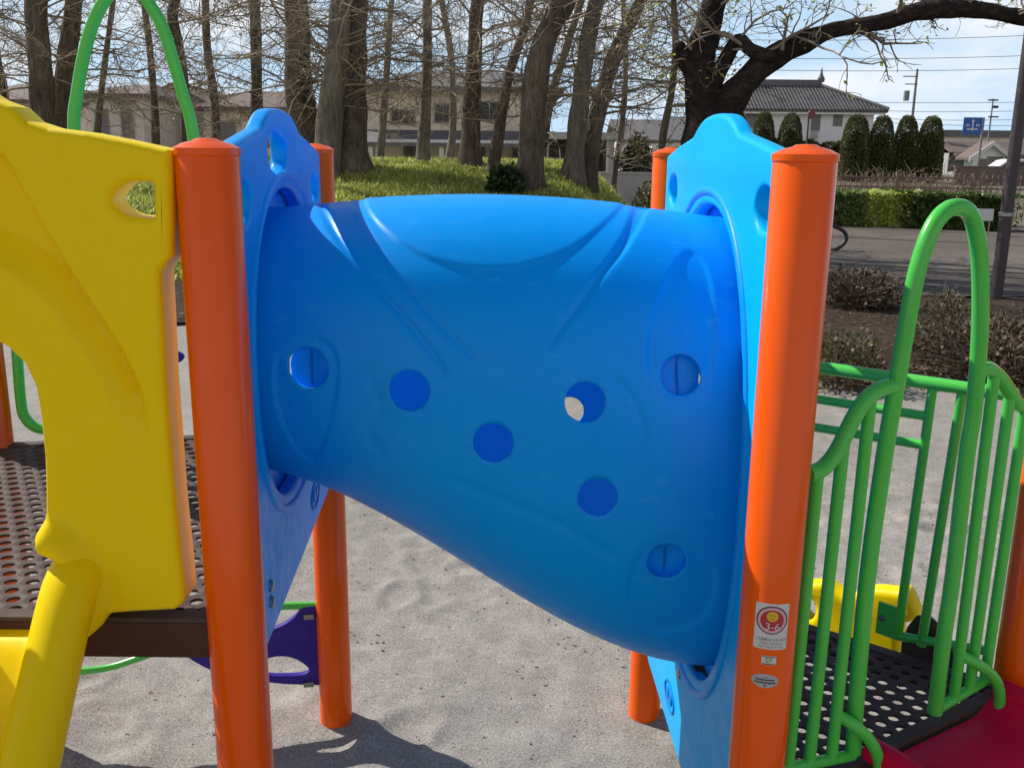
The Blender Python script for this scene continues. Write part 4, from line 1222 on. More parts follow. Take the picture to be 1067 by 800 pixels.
# big old cherry tree
def cherry():
    D = 14.5; rnd = random.Random(5)
    root = thing('cherry_tree', at_y(735, 262, D) * 1.0, 'large dark old cherry tree with a long bough arching to the right', 'tree')
    P0 = at_y(735, 262, D); root.location = (P0.x, D, 0); WL[root.name] = Vector((P0.x, D, 0))
    b = MB()
    def limb(px, ws, dd=0, n=7, ext=None):
        pts = [at_y(x, y, D + dd * k / len(px)) for k, (x, y) in enumerate(px)]
        rs = [w_ / 2 * D / F_PX for w_ in ws]
        if ext: 
            for e, r_ in ext: pts.append(pts[-1] + Vector(e)); rs.append(r_)
        sp = spline(pts, n); rr_ = [p.x for p in spline([(r_, 0, 0) for r_ in rs], n)]
        n0 = len(b.v); b.tube(sp, rr_, 18)
        for i in range(n0, len(b.v)):
            c = sp[min((i - n0) // 18, len(sp) - 1)]; p = Vector(b.v[i])
            b.v[i] = tuple(c + (p - c) * (1 + .28 * mnoise.noise(p * 2.3) + .12 * mnoise.noise(p * 6)))
        return sp
    main = limb([(736, 270), (736, 200), (736, 140), (732, 100), (727, 70), (735, 35), (746, 0)], [66, 54, 46, 38, 33, 27, 24], ext=[((.3, .1, .9), .16), ((.2, -.2, 1.2), .1), ((-.2, .1, 1.2), .05)])
    bough = limb([(740, 150), (752, 118), (772, 92), (790, 72), (812, 57), (835, 46), (862, 33), (892, 28), (925, 22), (955, 12), (985, 10), (1010, 10), (1040, 14), (1072, 20)], [44, 36, 28, 24, 22, 19, 16, 15, 15, 16, 19, 16, 15, 13], dd=-1.0, ext=[((.6, -.2, -.1), .07), ((.8, -.1, .1), .04)])
    st = limb([(737, 102), (746, 80), (757, 62), (764, 48), (771, 42), (782, 52), (798, 58), (808, 58)], [20, 17, 15, 13, 13, 12, 12, 9], dd=-.6)
    limb([(726, 80), (714, 66), (707, 52), (711, 46)], [20, 17, 14, 8], dd=-.3)
    b.build('trunk', 'bark_dark', root, angle=180)
    cb = MB(); lf = []
    for sp, n, r0 in ((bough, 17, .3), (main, 9, .45), (st, 5, .3)):
        for k in range(n):
            p = sp[int(len(sp) * rnd.uniform(r0, .98))]
            dd = Vector((rnd.gauss(0, .8), rnd.gauss(0, .8), rnd.uniform(.0, 1))).normalized()
            branch(cb, p, dd, rnd.uniform(.7, 1.5), rnd.uniform(.015, .035), 1, rnd, lf, .75, 0, (3, 5), 3, rmin=.004)
    for (x0, y0, x1, y1) in ((815, 52, 818, 20), (806, 58, 754, 22), (905, 34, 930, 72), (960, 12, 985, -10)):
        branch(cb, at_y(x0, y0, D - .5), (at_y(x1, y1, D - .5) - at_y(x0, y0, D - .5)).normalized(), (at_y(x1, y1, D - .5) - at_y(x0, y0, D - .5)).length * 1.3, .03, 1, rnd, lf, .6, 0, (4, 6), 3, rmin=.004)
    cb.build('crown', 'twig', root, angle=180)
    lb = MB(); rnd.shuffle(lf); leaves_at(lb, lf[:len(lf) // 4], rnd, .04, .09, 1, .02); lb.build('leaves', 'bud', root, False)
cherry()

# ------------------------------------------------------------------ shrubs, hedges
def leaf_cloud(b, sampler, n, s0, s1, rnd, asp=.5):
    for _ in range(n):
        p, nrm = sampler(rnd); s = rnd.uniform(s0, s1)
        u = (nrm * rnd.uniform(.1, .8) + Vector((rnd.gauss(0, .7), rnd.gauss(0, .7), rnd.gauss(0, .7)))).normalized()
        v = u.orthogonal().normalized(); v = (Matrix.Rotation(rnd.uniform(0, 6.283), 3, u) @ v)
        b.add([p, p + u * s * .5 + v * s * asp, p + u * s, p + u * s * .5 - v * s * asp], [(0, 1, 2, 3)])
def dome(c, rx, ry, h, p=2.0, lump=.2, seed=0, inner=.75):
    def f(rnd):
        a = rnd.uniform(0, 6.283); z = rnd.uniform(0.02, 1) ** .8; rr_ = (1 - z ** p) ** (1 / p)
        k = 1 + lump * mnoise.noise(Vector((math.cos(a) * 1.7 + seed, math.sin(a) * 1.7, z * 2)))
        k *= inner + (1.04 - inner) * rnd.random() ** .5
        q = Vector((c[0] + rx * rr_ * math.cos(a) * k, c[1] + ry * rr_ * math.sin(a) * k, c[2] + h * z * k))
        return q, Vector((math.cos(a) * rr_, math.sin(a) * rr_, z)).normalized()
    return f
def dome_mesh(c, rx, ry, h, p, seed, sc_=.82, lump=.2):
    b = MB(); n, k = 28, 12; vs = []
    for i in range(k + 1):
        z = i / k; rr_ = max(.001, (1 - z ** p)) ** (1 / p) if i < k else .001
        for j in range(n):
            a = 2 * math.pi * j / n; kk = sc_ * (1 + lump * mnoise.noise(Vector((math.cos(a) * 1.7 + seed, math.sin(a) * 1.7, z * 2))))
            vs.append((c[0] + rx * rr_ * math.cos(a) * kk, c[1] + ry * rr_ * math.sin(a) * kk, c[2] + h * z * kk))
    b.add(vs, [(i * n + j, i * n + (j + 1) % n, (i + 1) * n + (j + 1) % n, (i + 1) * n + j) for i in range(k) for j in range(n)])
    return b
def shrub(name, c, rx, ry, h, mat, label, cat, n, s, seed, group=None, p=2.0, lump=.25, core=True, stems=40, inner=.7, twig='twig'):
    rnd = random.Random(seed)
    root = thing(name, c, label, cat, group)
    b = MB(); leaf_cloud(b, dome(c, rx, ry, h, p, lump, seed, inner), n, s[0], s[1], rnd); b.build('foliage', mat, root, False)
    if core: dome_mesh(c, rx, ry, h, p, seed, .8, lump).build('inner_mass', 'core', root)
    if stems:
        t = MB()
        for k in range(stems):
            q, nn = dome(c, rx, ry, h, p, lump, seed, .95)(rnd); q = q + nn * rnd.uniform(0, .08) * h
            a = Vector((c[0] + rnd.uniform(-.3, .3) * rx, c[1] + rnd.uniform(-.3, .3) * ry, c[2])); mid = a.lerp(q, .55) + UP * h * .08
            t.tube([a, mid, q], [.008, .006, .003], 4, False)
        t.build('stems', twig, root)
    return root
def gz(x, y): p = at_z(x, y, 0); return (p.x, p.y, 0.0)
shrub('azalea_bush', gz(893, 322), .48, .4, .48, 'azalea', 'brown rounded azalea bush at the path edge beside the orange post', 'bush', 3200, (.018, .042), 1, None, 2.6, core=False, stems=220, inner=.15)
shrub('azalea_bush', gz(876, 402), .36, .32, .42, 'olive_leaf', 'small olive bush just above the green back rail', 'bush', 1500, (.02, .045), 2, core=False, stems=70, inner=.2)
shrub('azalea_bush', gz(1040, 400), .75, .5, .55, 'azalea', 'large dark bush right of the tall green arch', 'bush', 4600, (.018, .042), 3, None, 2.4, core=False, stems=260, inner=.15)
shrub('azalea_bush', gz(985, 372), .42, .35, .36, 'olive_leaf', 'sparse yellowish twiggy bush inside the tall green arch', 'bush', 900, (.02, .045), 4, core=False, stems=90, inner=.2)
shrub('azalea_bush', gz(985, 338), .25, .2, .4, 'olive_leaf', 'thin upright twiggy bush in front of the path', 'bush', 450, (.02, .04), 41, core=False, stems=40, inner=.2)
pz = at_y(527, 195, 16.3)
shrub('ivy_clump', (pz.x, 16.1, bank_z(pz.x, 16.1)), .3, .25, .42, 'ivy', 'glossy dark evergreen clump at the foot of a leaning trunk', 'plant', 900, (.05, .1), 5, None, stems=0)
pz = at_z(655, 214, 0)
shrub('round_bush', (pz.x, 24, 0), 1.0, .9, 1.0, 'olive_leaf', 'low rounded clipped bush left of the right back post', 'bush', 4000, (.04, .08), 6, None, 2.4, stems=0)
pz = at_y(664, 175, 38)
shrub('round_bush', (pz.x, 38, 0), .7, .7, 2.3, 'olive_leaf', 'upright pale green bush beside the small white house', 'bush', 2500, (.07, .13), 7, None, 2.2, stems=0)

# low hedge beyond the path
def hedge(name, a, b_, h, th, mat, label, n, s, seed):
    rnd = random.Random(seed); a = Vector(a); b_ = Vector(b_); d = (b_ - a); L = d.length; e = d.normalized(); nn = Vector((-e.y, e.x, 0))
    root = thing(name, (a + b_) / 2, label, 'hedge')
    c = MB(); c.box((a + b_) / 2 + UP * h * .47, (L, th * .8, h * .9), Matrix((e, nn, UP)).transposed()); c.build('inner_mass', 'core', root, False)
    f = MB()
    def smp(r):
        t = r.random() * L + r.gauss(0, .22) * (1 if r.random() < .5 else 0); k = r.random(); lump = 1 + .2 * mnoise.noise(Vector((t * 1.2, seed, 0))) + .12 * mnoise.noise(Vector((t * 4, seed, 2)))
        if k < .4: q = a + e * t + nn * r.uniform(-th / 2, th / 2) + UP * h * lump; nr_ = UP
        else:
            sd_ = -1 if k < .85 else 1; q = a + e * t + nn * sd_ * th / 2 * lump * r.uniform(.85, 1.05) + UP * r.uniform(.02, h * lump); nr_ = nn * sd_
        return q, nr_
    leaf_cloud(f, smp, n, s[0], s[1], rnd); f.build('foliage', mat, root, False)
M['hedge_mid'] = mat_leaf('mid_hedge_leaf', (0.07, 0.13, 0.03), (0.2, 0.31, 0.07), (0.55, 0.62, 0.3), rough=.4, transl=.45)
M['hedge_sunlit'] = mat_leaf('sunlit_hedge_leaf', (0.3, 0.4, 0.04), (0.6, 0.68, 0.12), (0.9, 0.92, 0.6), rough=.4, transl=.55)  # sunlit patch of the same hedge, its brightness put into the leaf colour
def hx(x): q = at_z(x, 228, 0); t = (x - 800) / 240; return (at_y(x, 226, 25.0 - 1.9 * t).x, 25.0 - 1.9 * t, 0)
hedge('low_hedge', hx(805), hx(903), .84, .9, 'hedge_mid', 'mid green low hedge just right of the orange post across the path', 9000, (.05, .1), 21)
hedge('low_hedge', hx(903.5), hx(938), .83, .95, 'hedge_sunlit', 'sunlit stretch of the low hedge, painted bright yellow green, between two darker green ones', 4200, (.05, .1), 22)
hedge('low_hedge', hx(938.5), hx(1050), .84, .9, 'hedge', 'dark green low hedge behind the tall green arch', 10000, (.05, .1), 23)
# rusty iron fence behind the low hedge
fr = thing('iron_fence', (10, 25, 0), 'rusty reddish iron fence with thin pickets behind the low hedge', 'fence')
A, Bq = Vector((6.5, 26.4, 0)), Vector((15.5, 23.6, 0)); e = (Bq - A).normalized()
b = MB(); t = 0; L = (Bq - A).length
while t < L:
    b.box(A + e * t + UP * .72, (.022, .022, 1.15)); t += .13
b.build('pickets', 'rust', fr, False)
for z in (.95, 1.2):
    b = MB(); b.tube([A + UP * z, Bq + UP * z], .022, 6); b.build('rail', 'rust', fr)
t = 0
while t <= L:
    b = MB(); b.box(A + e * t + UP * .66, (.07, .07, 1.32)); b.build('post', 'rust', fr, False); t += 1.8
rndw = random.Random(33)
for k, lab in enumerate(['dry reddish shrub against the fence under the topiary, nearest the orange post', 'dry stalky shrub at the fence below the first of the four topiary domes', 'dry brown shrub at the fence below the second of the four topiary domes', 'dry brown shrub at the fence below the third of the four topiary domes', 'dry pale shrub at the fence below the last of the four topiary domes', 'pale dry shrub at the fence right of the topiary domes', 'greyish dry shrub at the fence beside the dark lamp pole']):
    x = 885 + k * 24; p = at_y(x, 190, 26.2 - .35 * k)
    root = thing('dry_shrub', (p.x, p.y + .5, 0), lab, 'shrub', 'dry shrubs along the iron fence'); b = MB()
    for q in range(26):
        a = rndw.uniform(0, 6.283); d = Vector((math.cos(a) * .4, math.sin(a) * .4, 1)).normalized()
        branch(b, Vector((p.x + rndw.uniform(-.3, .3), p.y + .5 + rndw.uniform(-.2, .2), 0.2)), d, rndw.uniform(.6, 1.1), .007, 1, rndw, None, .5, 0, (3, 5), 3, rmin=.004)
    b.build('stems', 'twig_pale' if k % 2 else 'twig', root)

# topiary domes and the tall clipped hedge by the tiled house
def topi(x, ytop, wpx, D, label, seed, group):
    p = at_y(x, ytop, D); h = p.z; r = wpx / 2 * D * .985 / F_PX
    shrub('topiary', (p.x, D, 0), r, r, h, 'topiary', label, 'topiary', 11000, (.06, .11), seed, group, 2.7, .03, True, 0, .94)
gT = 'clipped topiary domes before the tiled house'
topi(770, 118, 20, 75, 'small topiary dome half hidden behind the right blue panel', 61, gT)
topi(797, 119, 24, 72, 'topiary dome left of the red sign post', 62, gT)
topi(825, 121, 26, 71, 'topiary dome right beside the red sign post', 63, gT)
topi(894, 122, 29, 66, 'widest topiary dome, first of the row of four', 64, gT)
topi(921, 123, 26, 66, 'second topiary dome in the row of four', 65, gT)
topi(947, 123, 25, 66, 'third topiary dome in the row of four', 66, gT)
topi(972, 124, 27, 66, 'last topiary dome of the row of four, nearest the road sign', 67, gT)
hp1, hp2 = at_y(760, 150, 71.5), at_y(893, 151, 69)
hedge('tall_hedge', (hp1.x, 73.5, 0), (hp2.x, 69.0, 0), hp2.z, 1.2, 'topiary', 'tall square dark hedge in front of the white tiled house', 9000, (.14, .26), 71)

# ------------------------------------------------------------------ buildings
def win(root, xc_, zc_, w_, h_, Y, mat='glass', fmat='frame'):
    b = MB()
    t = .06
    b.bbox(xc_ - w_ / 2 - t, xc_ + w_ / 2 + t, Y - .06, Y + .02, zc_ + h_ / 2, zc_ + h_ / 2 + t)
    b.bbox(xc_ - w_ / 2 - t, xc_ + w_ / 2 + t, Y - .08, Y + .02, zc_ - h_ / 2 - t, zc_ - h_ / 2)
    b.bbox(xc_ - w_ / 2 - t, xc_ - w_ / 2, Y - .058, Y + .02, zc_ - h_ / 2, zc_ + h_ / 2)
    b.bbox(xc_ + w_ / 2, xc_ + w_ / 2 + t, Y - .058, Y + .02, zc_ - h_ / 2, zc_ + h_ / 2)
    b.bbox(xc_ - .02, xc_ + .02, Y - .05, Y - .03, zc_ - h_ / 2, zc_ + h_ / 2)
    o = b.build('window', fmat, root, False)
    g = MB(); g.bbox(xc_ - w_ / 2, xc_ + w_ / 2, Y - .028, Y - .012, zc_ - h_ / 2, zc_ + h_ / 2); g.build('pane', mat, o, False)
def hip(x0, x1, y0, y1, z0, z1, ridge, th=.12):
    """hip roof with thickness; ridge = inset of the ridge ends"""
    b = MB(); ym = (y0 + y1) / 2
    for dz in (0, -th):
        b.add([(x0, y0, z0 + dz), (x1, y0, z0 + dz), (x1, y1, z0 + dz), (x0, y1, z0 + dz), (x0 + ridge, ym, z1 + dz), (x1 - ridge, ym, z1 + dz)],
              [(0, 1, 5, 4), (1, 2, 5), (2, 3, 4, 5), (3, 0, 4)])
    n = len(b.v); b.f += [(0, 1, 7, 6), (1, 2, 8, 7), (2, 3, 9, 8), (3, 0, 6, 9)]
    return b
def gable_x(x0, x1, y0, y1, z0, z1, th=.12):
    b = MB(); ym = (y0 + y1) / 2; vs = []
    for dz in (0, -th): vs += [(x0, y0, z0 + dz), (x0, ym, z1 + dz), (x0, y1, z0 + dz), (x1, y0, z0 + dz), (x1, ym, z1 + dz), (x1, y1, z0 + dz)]
    b.add(vs, [(0, 3, 4, 1), (1, 4, 5, 2), (6, 7, 10, 9), (7, 8, 11, 10), (0, 1, 7, 6), (1, 2, 8, 7), (3, 9, 10, 4), (4, 10, 11, 5), (0, 6, 9, 3), (2, 5, 11, 8)]); return b
def gable_y(x0, x1, y0, y1, z0, z1, th=.12):
    b = MB(); xm = (x0 + x1) / 2; vs = []
    for dz in (0, -th): vs += [(x0, y0, z0 + dz), (xm, y0, z1 + dz), (x1, y0, z0 + dz), (x0, y1, z0 + dz), (xm, y1, z1 + dz), (x1, y1, z0 + dz)]
    b.add(vs, [(0, 1, 4, 3), (1, 2, 5, 4), (6, 9, 10, 7), (7, 10, 11, 8), (0, 6, 7, 1), (1, 7, 8, 2), (3, 4, 10, 9), (4, 5, 11, 10), (0, 3, 9, 6), (2, 8, 11, 5)]); return b

# white house with a grey tiled roof
D = 84.0
p0, p1 = at_y(742, 113, D), at_y(926, 114, D); er = at_y(860, 88, D + 4); ze = (p0.z + p1.z) / 2
h = thing('tiled_house', ((p0.x + p1.x) / 2, D + 4, 0), 'white house with wide grey clay tile hip roof behind the topiary', 'house')
x0, x1 = p0.x, p1.x
b = MB(); b.bbox(x0 + .9, x1 - .9, D + .8, D + 8, 0, ze - .05); b.build('wall', 'wall_white', h, False)
rf = hip(x0, x1, D, D + 8.8, ze, er.z, (x1 - x0) * .33, .25).build('roof', 'tiles', h, False)
rl, rr2 = x0 + (x1 - x0) * .33, x1 - (x1 - x0) * .33
b = MB(); b.bbox(rl - .4, rr2 + .4, D + 4.2, D + 4.6, er.z - .1, er.z + .38); b.build('ridge', 'roof_grey', rf, False)
for sx in (rl - .35, rr2 + .35):
    b = MB(); b.lathe([(.3, 0), (.34, .3), (.2, .5), (.12, .75), (.06, 1.1), (.01, 1.25)], (sx, D + 4.4, er.z + .2), 10); b.build('finial', 'roof_grey', rf)
for (xa, ya, za, xb, yb, zb_) in ((x0, D, ze, rl, D + 4.4, er.z), (x1, D, ze, rr2, D + 4.4, er.z)):
    b = MB(); b.tube([(xa, ya, za + .05), (xb, yb, zb_ + .05)], .16, 8); b.build('hip_ridge', 'roof_grey', rf)
b = MB(); b.bbox(x0 + .15, x1 - .15, D + .1, D + .3, ze - .42, ze - .2); b.build('eave_board', 'wall_white', h, False)
Yw = D + .8
for (px_, py_, wp, hp_, mt_) in ((850, 126, 8, 18, 'curtain'), (873, 125, 8, 11, 'curtain'), (786, 124, 16, 16, 'curtain')):
    p = at_y(px_, py_, Yw); k = Yw / F_PX
    win(h, p.x, p.z, wp * k, hp_ * k, Yw, mt_)
b = MB(); p = at_y(848, 141, Yw); b.bbox(p.x - .25, p.x + .25, Yw - .3, Yw - .005, p.z - .3, p.z + .3); b.build('air_unit', 'wall_grey', h, False)

# small white gabled house at the right with brown roof
D = 82.0
p0, p1, pt = at_y(1012, 178, D), at_y(1062, 168, D), at_y(1031, 147, D)
h = thing('gabled_house', (pt.x, D + 4, 0), 'small white house with pointed gable near the dark lamp pole', 'house')
wl_, wr_ = at_y(1014, 165, D).x, at_y(1048, 165, D).x; zt_ = at_y(1016, 161, D).z; zp = pt.z - .25
b = MB(); b.bbox(wl_, wr_, D, D + 1.6, 0, zt_)
b.add([(wl_, D, zt_), (wr_, D, zt_), ((wl_ + wr_) / 2, D, zp), (wl_, D + 1.6, zt_), (wr_, D + 1.6, zt_), ((wl_ + wr_) / 2, D + 1.6, zp)], [(0, 1, 2), (3, 5, 4)])
b.build('wall', 'wall_white', h, False)
gable_y(wl_ - .5, wr_ + .5, D - .4, D + 2.2, zt_ - .25, zp + .22, .2).build('roof', 'roof_brown', h, False)
gable_y(wl_ - .52, wr_ + .52, D - .5, D - .403, zt_ - .26, zp + .23, .36).build('bargeboard', 'white_paint', h, False)
p = at_y(1024, 172, D); win(h, p.x, p.z, .7, .9, D, 'curtain'); p = at_y(1036, 171, D); win(h, p.x, p.z, 1.2, 1.1, D, 'curtain')
D = 86.5
h = thing('bungalow', (at_y(1020, 150, D).x, D + 4, 0), 'long low house with brown tiled roof behind the pointed gable', 'house')
xa, xb = at_y(996, 160, D).x, at_y(1120, 160, D).x; ze = at_y(1010, 161, D).z; zr = at_y(1010, 147, D).z
b = MB(); b.bbox(xa + .4, xb - .4, D + .5, D + 7, 0, ze + .1); b.build('wall', 'wall_grey', h, False)
gable_x(xa, xb, D, D + 8, ze, zr, .2).build('roof', 'roof_brown', h, False)
p = at_y(1004, 169, D); win(h, p.x, p.z, 2.2, 1.6, D + .5, 'glass')
D = 120.0
h = thing('long_shed', (at_y(1040, 140, D).x, D + 5, 0), 'long grey flat roofed building in the distance under the road sign', 'building')
xa, xb = at_y(985, 140, D).x, at_y(1120, 140, D).x; zr = at_y(1030, 136, D).z
b = MB(); b.bbox(xa, xb, D, D + 12, 0, zr - .8); b.build('wall', 'wall_tan', h, False)
b = MB(); b.bbox(xa - .4, xb + .4, D - .4, D + 12.4, zr - .8, zr); b.build('roof', 'roof_grey', h, False)
# brown garden wall in front of them
pa, pb = at_y(995, 183, 60), at_y(1090, 184, 60)
b = MB(); b.bbox(pa.x, pb.x + 6, 60, 60.2, 0, at_y(1030, 175, 60).z); b.bbox(pa.x - .05, pb.x + 6.05, 59.95, 60.25, at_y(1030, 175, 60).z, at_y(1030, 175, 60).z + .1)
tag(b.build('garden_wall', 'roof_brown', None, False), 'low brown garden wall in front of the pointed white house', 'wall')

# beige house seen through the bare trees
D = 42.0
xa, xb = at_y(374, 120, D).x, at_y(572, 120, D).x
h = thing('beige_house', ((xa + xb) / 2, D + 4, 0), 'beige two storey house with dark porch behind the bare trees', 'house')
zt_ = at_y(470, 92, D).z; zl = at_y(470, 136, D).z; zl2 = at_y(470, 149, D - 2.5).z
b = MB(); b.bbox(xa, xb, D, D + 8, 0, zt_); b.build('wall', 'wall_beige', h, False)
hip(xa - .6, xb + .6, D - .6, D + 8.6, zt_ + .03, zt_ + 1.0, 3.0, .2).build('roof', 'roof_grey', h, False)
b = MB(); b.add([(xa - .3, D - .003, zl), (xb + .3, D - .003, zl), (xb + .3, D - 2.5, zl2), (xa - .3, D - 2.5, zl2), (xa - .3, D - .003, zl - .2), (xb + .3, D - .003, zl - .2), (xb + .3, D - 2.5, zl2 - .15), (xa - .3, D - 2.5, zl2 - .15)],
    [(0, 1, 2, 3), (4, 7, 6, 5), (0, 3, 7, 4), (1, 5, 6, 2), (3, 2, 6, 7), (0, 4, 5, 1)]); b.build('porch_roof', 'roof_grey', h, False)
for px_ in (386, 460, 560):
    p = at_y(px_, 150, D - 2.3); q = MB(); q.bbox(p.x - .09, p.x + .09, D - 2.35, D - 2.17, 0, zl2 - .16); q.build('porch_post', 'white_paint', h, False)
for px_, py_, wp, hp_ in ((382, 163, 12, 22), (432, 162, 20, 20), (495, 162, 18, 22), (545, 162, 20, 22), (420, 122, 22, 12), (510, 116, 20, 16), (462, 118, 16, 16)):
    p = at_y(px_, py_, D); k = D / F_PX; win(h, p.x, p.z, wp * k, hp_ * k, D, 'glass')
# garage right of it
D = 36.0
xa, xb = at_y(566, 160, D).x, at_y(640, 160, D).x; zr = at_y(600, 138, D).z
h = thing('garage', ((xa + xb) / 2, D + 3, 0), 'open grey garage with dark mouth and white column between trunks', 'building')
b = MB(); b.bbox(xa, xb, D + 4, D + 4.2, 0, zr - .25); b.bbox(xa, xa + .2, D, D + 4, 0, zr - .25); b.bbox(xb - .2, xb, D, D + 4, 0, zr - .25); b.build('wall', 'wall_grey', h, False)
b = MB(); b.bbox(xa - .3, xb + .3, D - .3, D + 4.4, zr - .25, zr); b.build('roof', 'wall_grey', h, False)
for px_ in (598, 634):
    p = at_y(px_, 160, D); q = MB(); q.bbox(p.x - .07, p.x + .07, D + .02, D + .16, 0, zr - .26); q.build('column', 'white_paint', h, False)
# small bright white house with three little windows
D = 60.0
xa, xb = at_y(646, 160, D).x, at_y(676, 160, D).x; zr = at_y(660, 146, D).z
h = thing('white_cottage', ((xa + xb) / 2, D + 3, 0), 'little bright white house with three small windows left of the right back post', 'house')
b = MB(); b.bbox(xa, xb, D, D + 6, 0, zr); b.build('wall', 'wall_white', h, False)
gable_x(xa - .4, xb + 2.5, D - .4, D + 6.4, zr + .02, zr + 1.3, .15).build('roof', 'roof_grey', h, False)
for px_ in (652, 658, 664):
    p = at_y(px_, 161, D); win(h, p.x, p.z, .25, .35, D)
pa = at_y(610, 178, 33); pb = at_y(688, 178, 33)
b = MB(); b.bbox(pa.x, pb.x, 33, 33.15, 0, at_y(650, 182, 33).z); b.bbox(pa.x - .05, pb.x + .05, 32.97, 33.18, at_y(650, 182, 33).z, at_y(650, 182, 33).z + .08)
tag(b.build('block_wall', 'wall_grey', None, False), 'low grey block wall at the end of the path by the white cottage', 'wall')
# roofs left, behind the trees
def lhouse(name, x0p, x1p, ye, yr, D, lab, wall, roofm, kind):
    xa, xb = at_y(x0p, ye, D).x, at_y(x1p, ye, D).x; ze = at_y((x0p + x1p) / 2, ye, D).z; zr = at_y((x0p + x1p) / 2, yr, D).z
    h = thing(name, ((xa + xb) / 2, D + 4, 0), lab, 'house')
    b = MB(); b.bbox(xa + .4, xb - .4, D + .5, D + 8, 0, ze)
    if kind == 'g': b.add([(xa + .4, D + .5, ze), (xb - .4, D + .5, ze), ((xa + xb) / 2, D + .5, zr - .3)], [(0, 1, 2)])
    b.build('wall', wall, h, False)
    (gable_y(xa, xb, D, D + 8.5, ze - .03, zr, .2) if kind == 'g' else hip(xa, xb, D, D + 8.5, ze + .03, zr, (xb - xa) * .3, .2)).build('roof', roofm, h, False)
    for q in (.3, .65):
        win(h, xa + (xb - xa) * q, ze - 1.3, (xb - xa) * .14, 1.2, D + .5, 'curtain')
lhouse('village_house', 78, 152, 98, 82, 46, 'tan house with grey hip roof framed by the left green arch', 'wall_tan', 'roof_brown', 'h')
lhouse('village_house', 140, 218, 106, 86, 52, 'tan house with pointed gable roof right of the grey hip roof', 'wall_tan', 'roof_brown', 'g')
lhouse('village_house', 200, 310, 112, 90, 50, 'beige low house behind the left blue panel and trunks', 'wall_beige', 'roof_brown', 'h')
lhouse('village_house', -60, 66, 104, 82, 50, 'grey brown house behind the leftmost trunks', 'wall_tan', 'roof_brown', 'h')
lhouse('village_house', 676, 770, 146, 120, 95, 'far house with grey roof behind the budding sapling', 'wall_tan', 'roof_grey', 'h')

# ------------------------------------------------------------------ street furniture
lp0 = at_z(1037, 313, 0); D = lp0.y
lpo = thing('lamp_pole', (lp0.x, D, 0), 'tall dark pole standing at the path edge by the right side', 'pole')
b = MB(); b.tube([(lp0.x, D, -.1), (lp0.x, D, 1.3), (lp0.x, D, 6.2)], [.078, .076, .06], 20); b.build('pole', 'pole', lpo)
b = MB(); b.lathe([(.079, 0), (.09, .01), (.09, .05), (.079, .06)], (lp0.x, D, at_y(1043, 226, D).z), 20); b.build('collar', 'steel', lpo)
b = MB(); b.lathe([(.08, 0), (.2, .03), (.22, .1), (.15, .4), (.05, .46)], (lp0.x, D, 6.2), 20); b.build('lamp_head', 'white_paint', lpo)
D = 21.5; p = at_y(1027, 224, D)
nb_ = thing('notice_plate', (p.x, D, 0), 'small white notice plate in front of the hedge beside the dark pole', 'sign')
b = MB(); b.bbox(p.x - .17, p.x + .17, D - .012, D + .012, p.z - .13, p.z + .13); b.build('plate', 'white_paint', nb_, False)
for s in (-.12, .12):
    b = MB(); b.tube([(p.x + s, D + .03, -.05), (p.x + s, D + .03, p.z + .1)], .015, 8); b.build('leg', 'steel', nb_)
# black hoop on the path beside the orange post
c0 = at_z(858, 262, .02); D = c0.y; k = D / F_PX
pts = [at_y(x, y, D) for x, y in [(846, 262), (856, 262), (868, 261), (877, 256), (882, 249), (880, 242), (872, 237), (860, 232), (846, 230)]]
for q in pts: q.z = max(q.z, .02)
b = MB(); b.tube(spline(pts, 5), .035, 10)
tag(b.build('bicycle_rack', 'black'), 'black curved hoop standing on the path just right of the front orange post', 'rack')
# blue road sign
D = 74.0; p = at_y(1013.5, 131.5, D); k = D * .985 / F_PX
rs_ = thing('road_sign', (p.x + .2, D + .3, 0), 'blue rectangular road sign with white arrow above the roofs', 'road sign')
W2, H2 = 19 * k / 2, 17 * k / 2
b = MB(); b.bbox(p.x - W2, p.x + W2, D, D + .06, p.z - H2, p.z + H2); pn = b.build('sign_panel', 'sign_blue', rs_, False)
b = MB()
def rr_(x0, x1, z0, z1): b.bbox(p.x + x0 * W2, p.x + x1 * W2, D - .012, D - .004, p.z + z0 * H2, p.z + z1 * H2)
rr_(-.07, .07, -.55, .5); rr_(-.6, -.071, -.45, -.3); rr_(.071, .6, -.45, -.3)
b.add([(p.x - .22 * W2, D - .012, p.z + .5 * H2), (p.x + .22 * W2, D - .012, p.z + .5 * H2), (p.x, D - .012, p.z + .8 * H2)], [(0, 1, 2)])
for s in (-1, 1):
    for q in range(3): rr_(s * .55 - .2 + q * .15, s * .55 - .1 + q * .15, -.05, .22)
b.build('arrow_print', 'white_paint', pn, False)
b = MB(); b.tube([(p.x + .9, D + .3, 0), (p.x + .9, D + .3, p.z + H2)], .09, 10); b.tube([(p.x + .9, D + .3, p.z), (p.x - W2 * .7, D + .1, p.z)], .05, 8); b.build('pole', 'concrete_pole', rs_)
# red round sign before the house
D = 64.0; p = at_y(843, 119, D); pb = at_y(838.5, 160, D)
sg = thing('round_sign', (p.x, D, 0), 'thin post with small red round sign between two topiary domes', 'road sign')
b = MB(); b.tube([(p.x, D, 0), (p.x, D, p.z + .3)], .06, 8); b.build('pole', 'pole', sg)
b = MB(); b.lathe([(.3, 0), (.3, .03), (.29, .04)], (p.x + .15, D - .08, p.z), 24, (.5, -.86, 0)); b.build('disc', 'sign_red', sg)
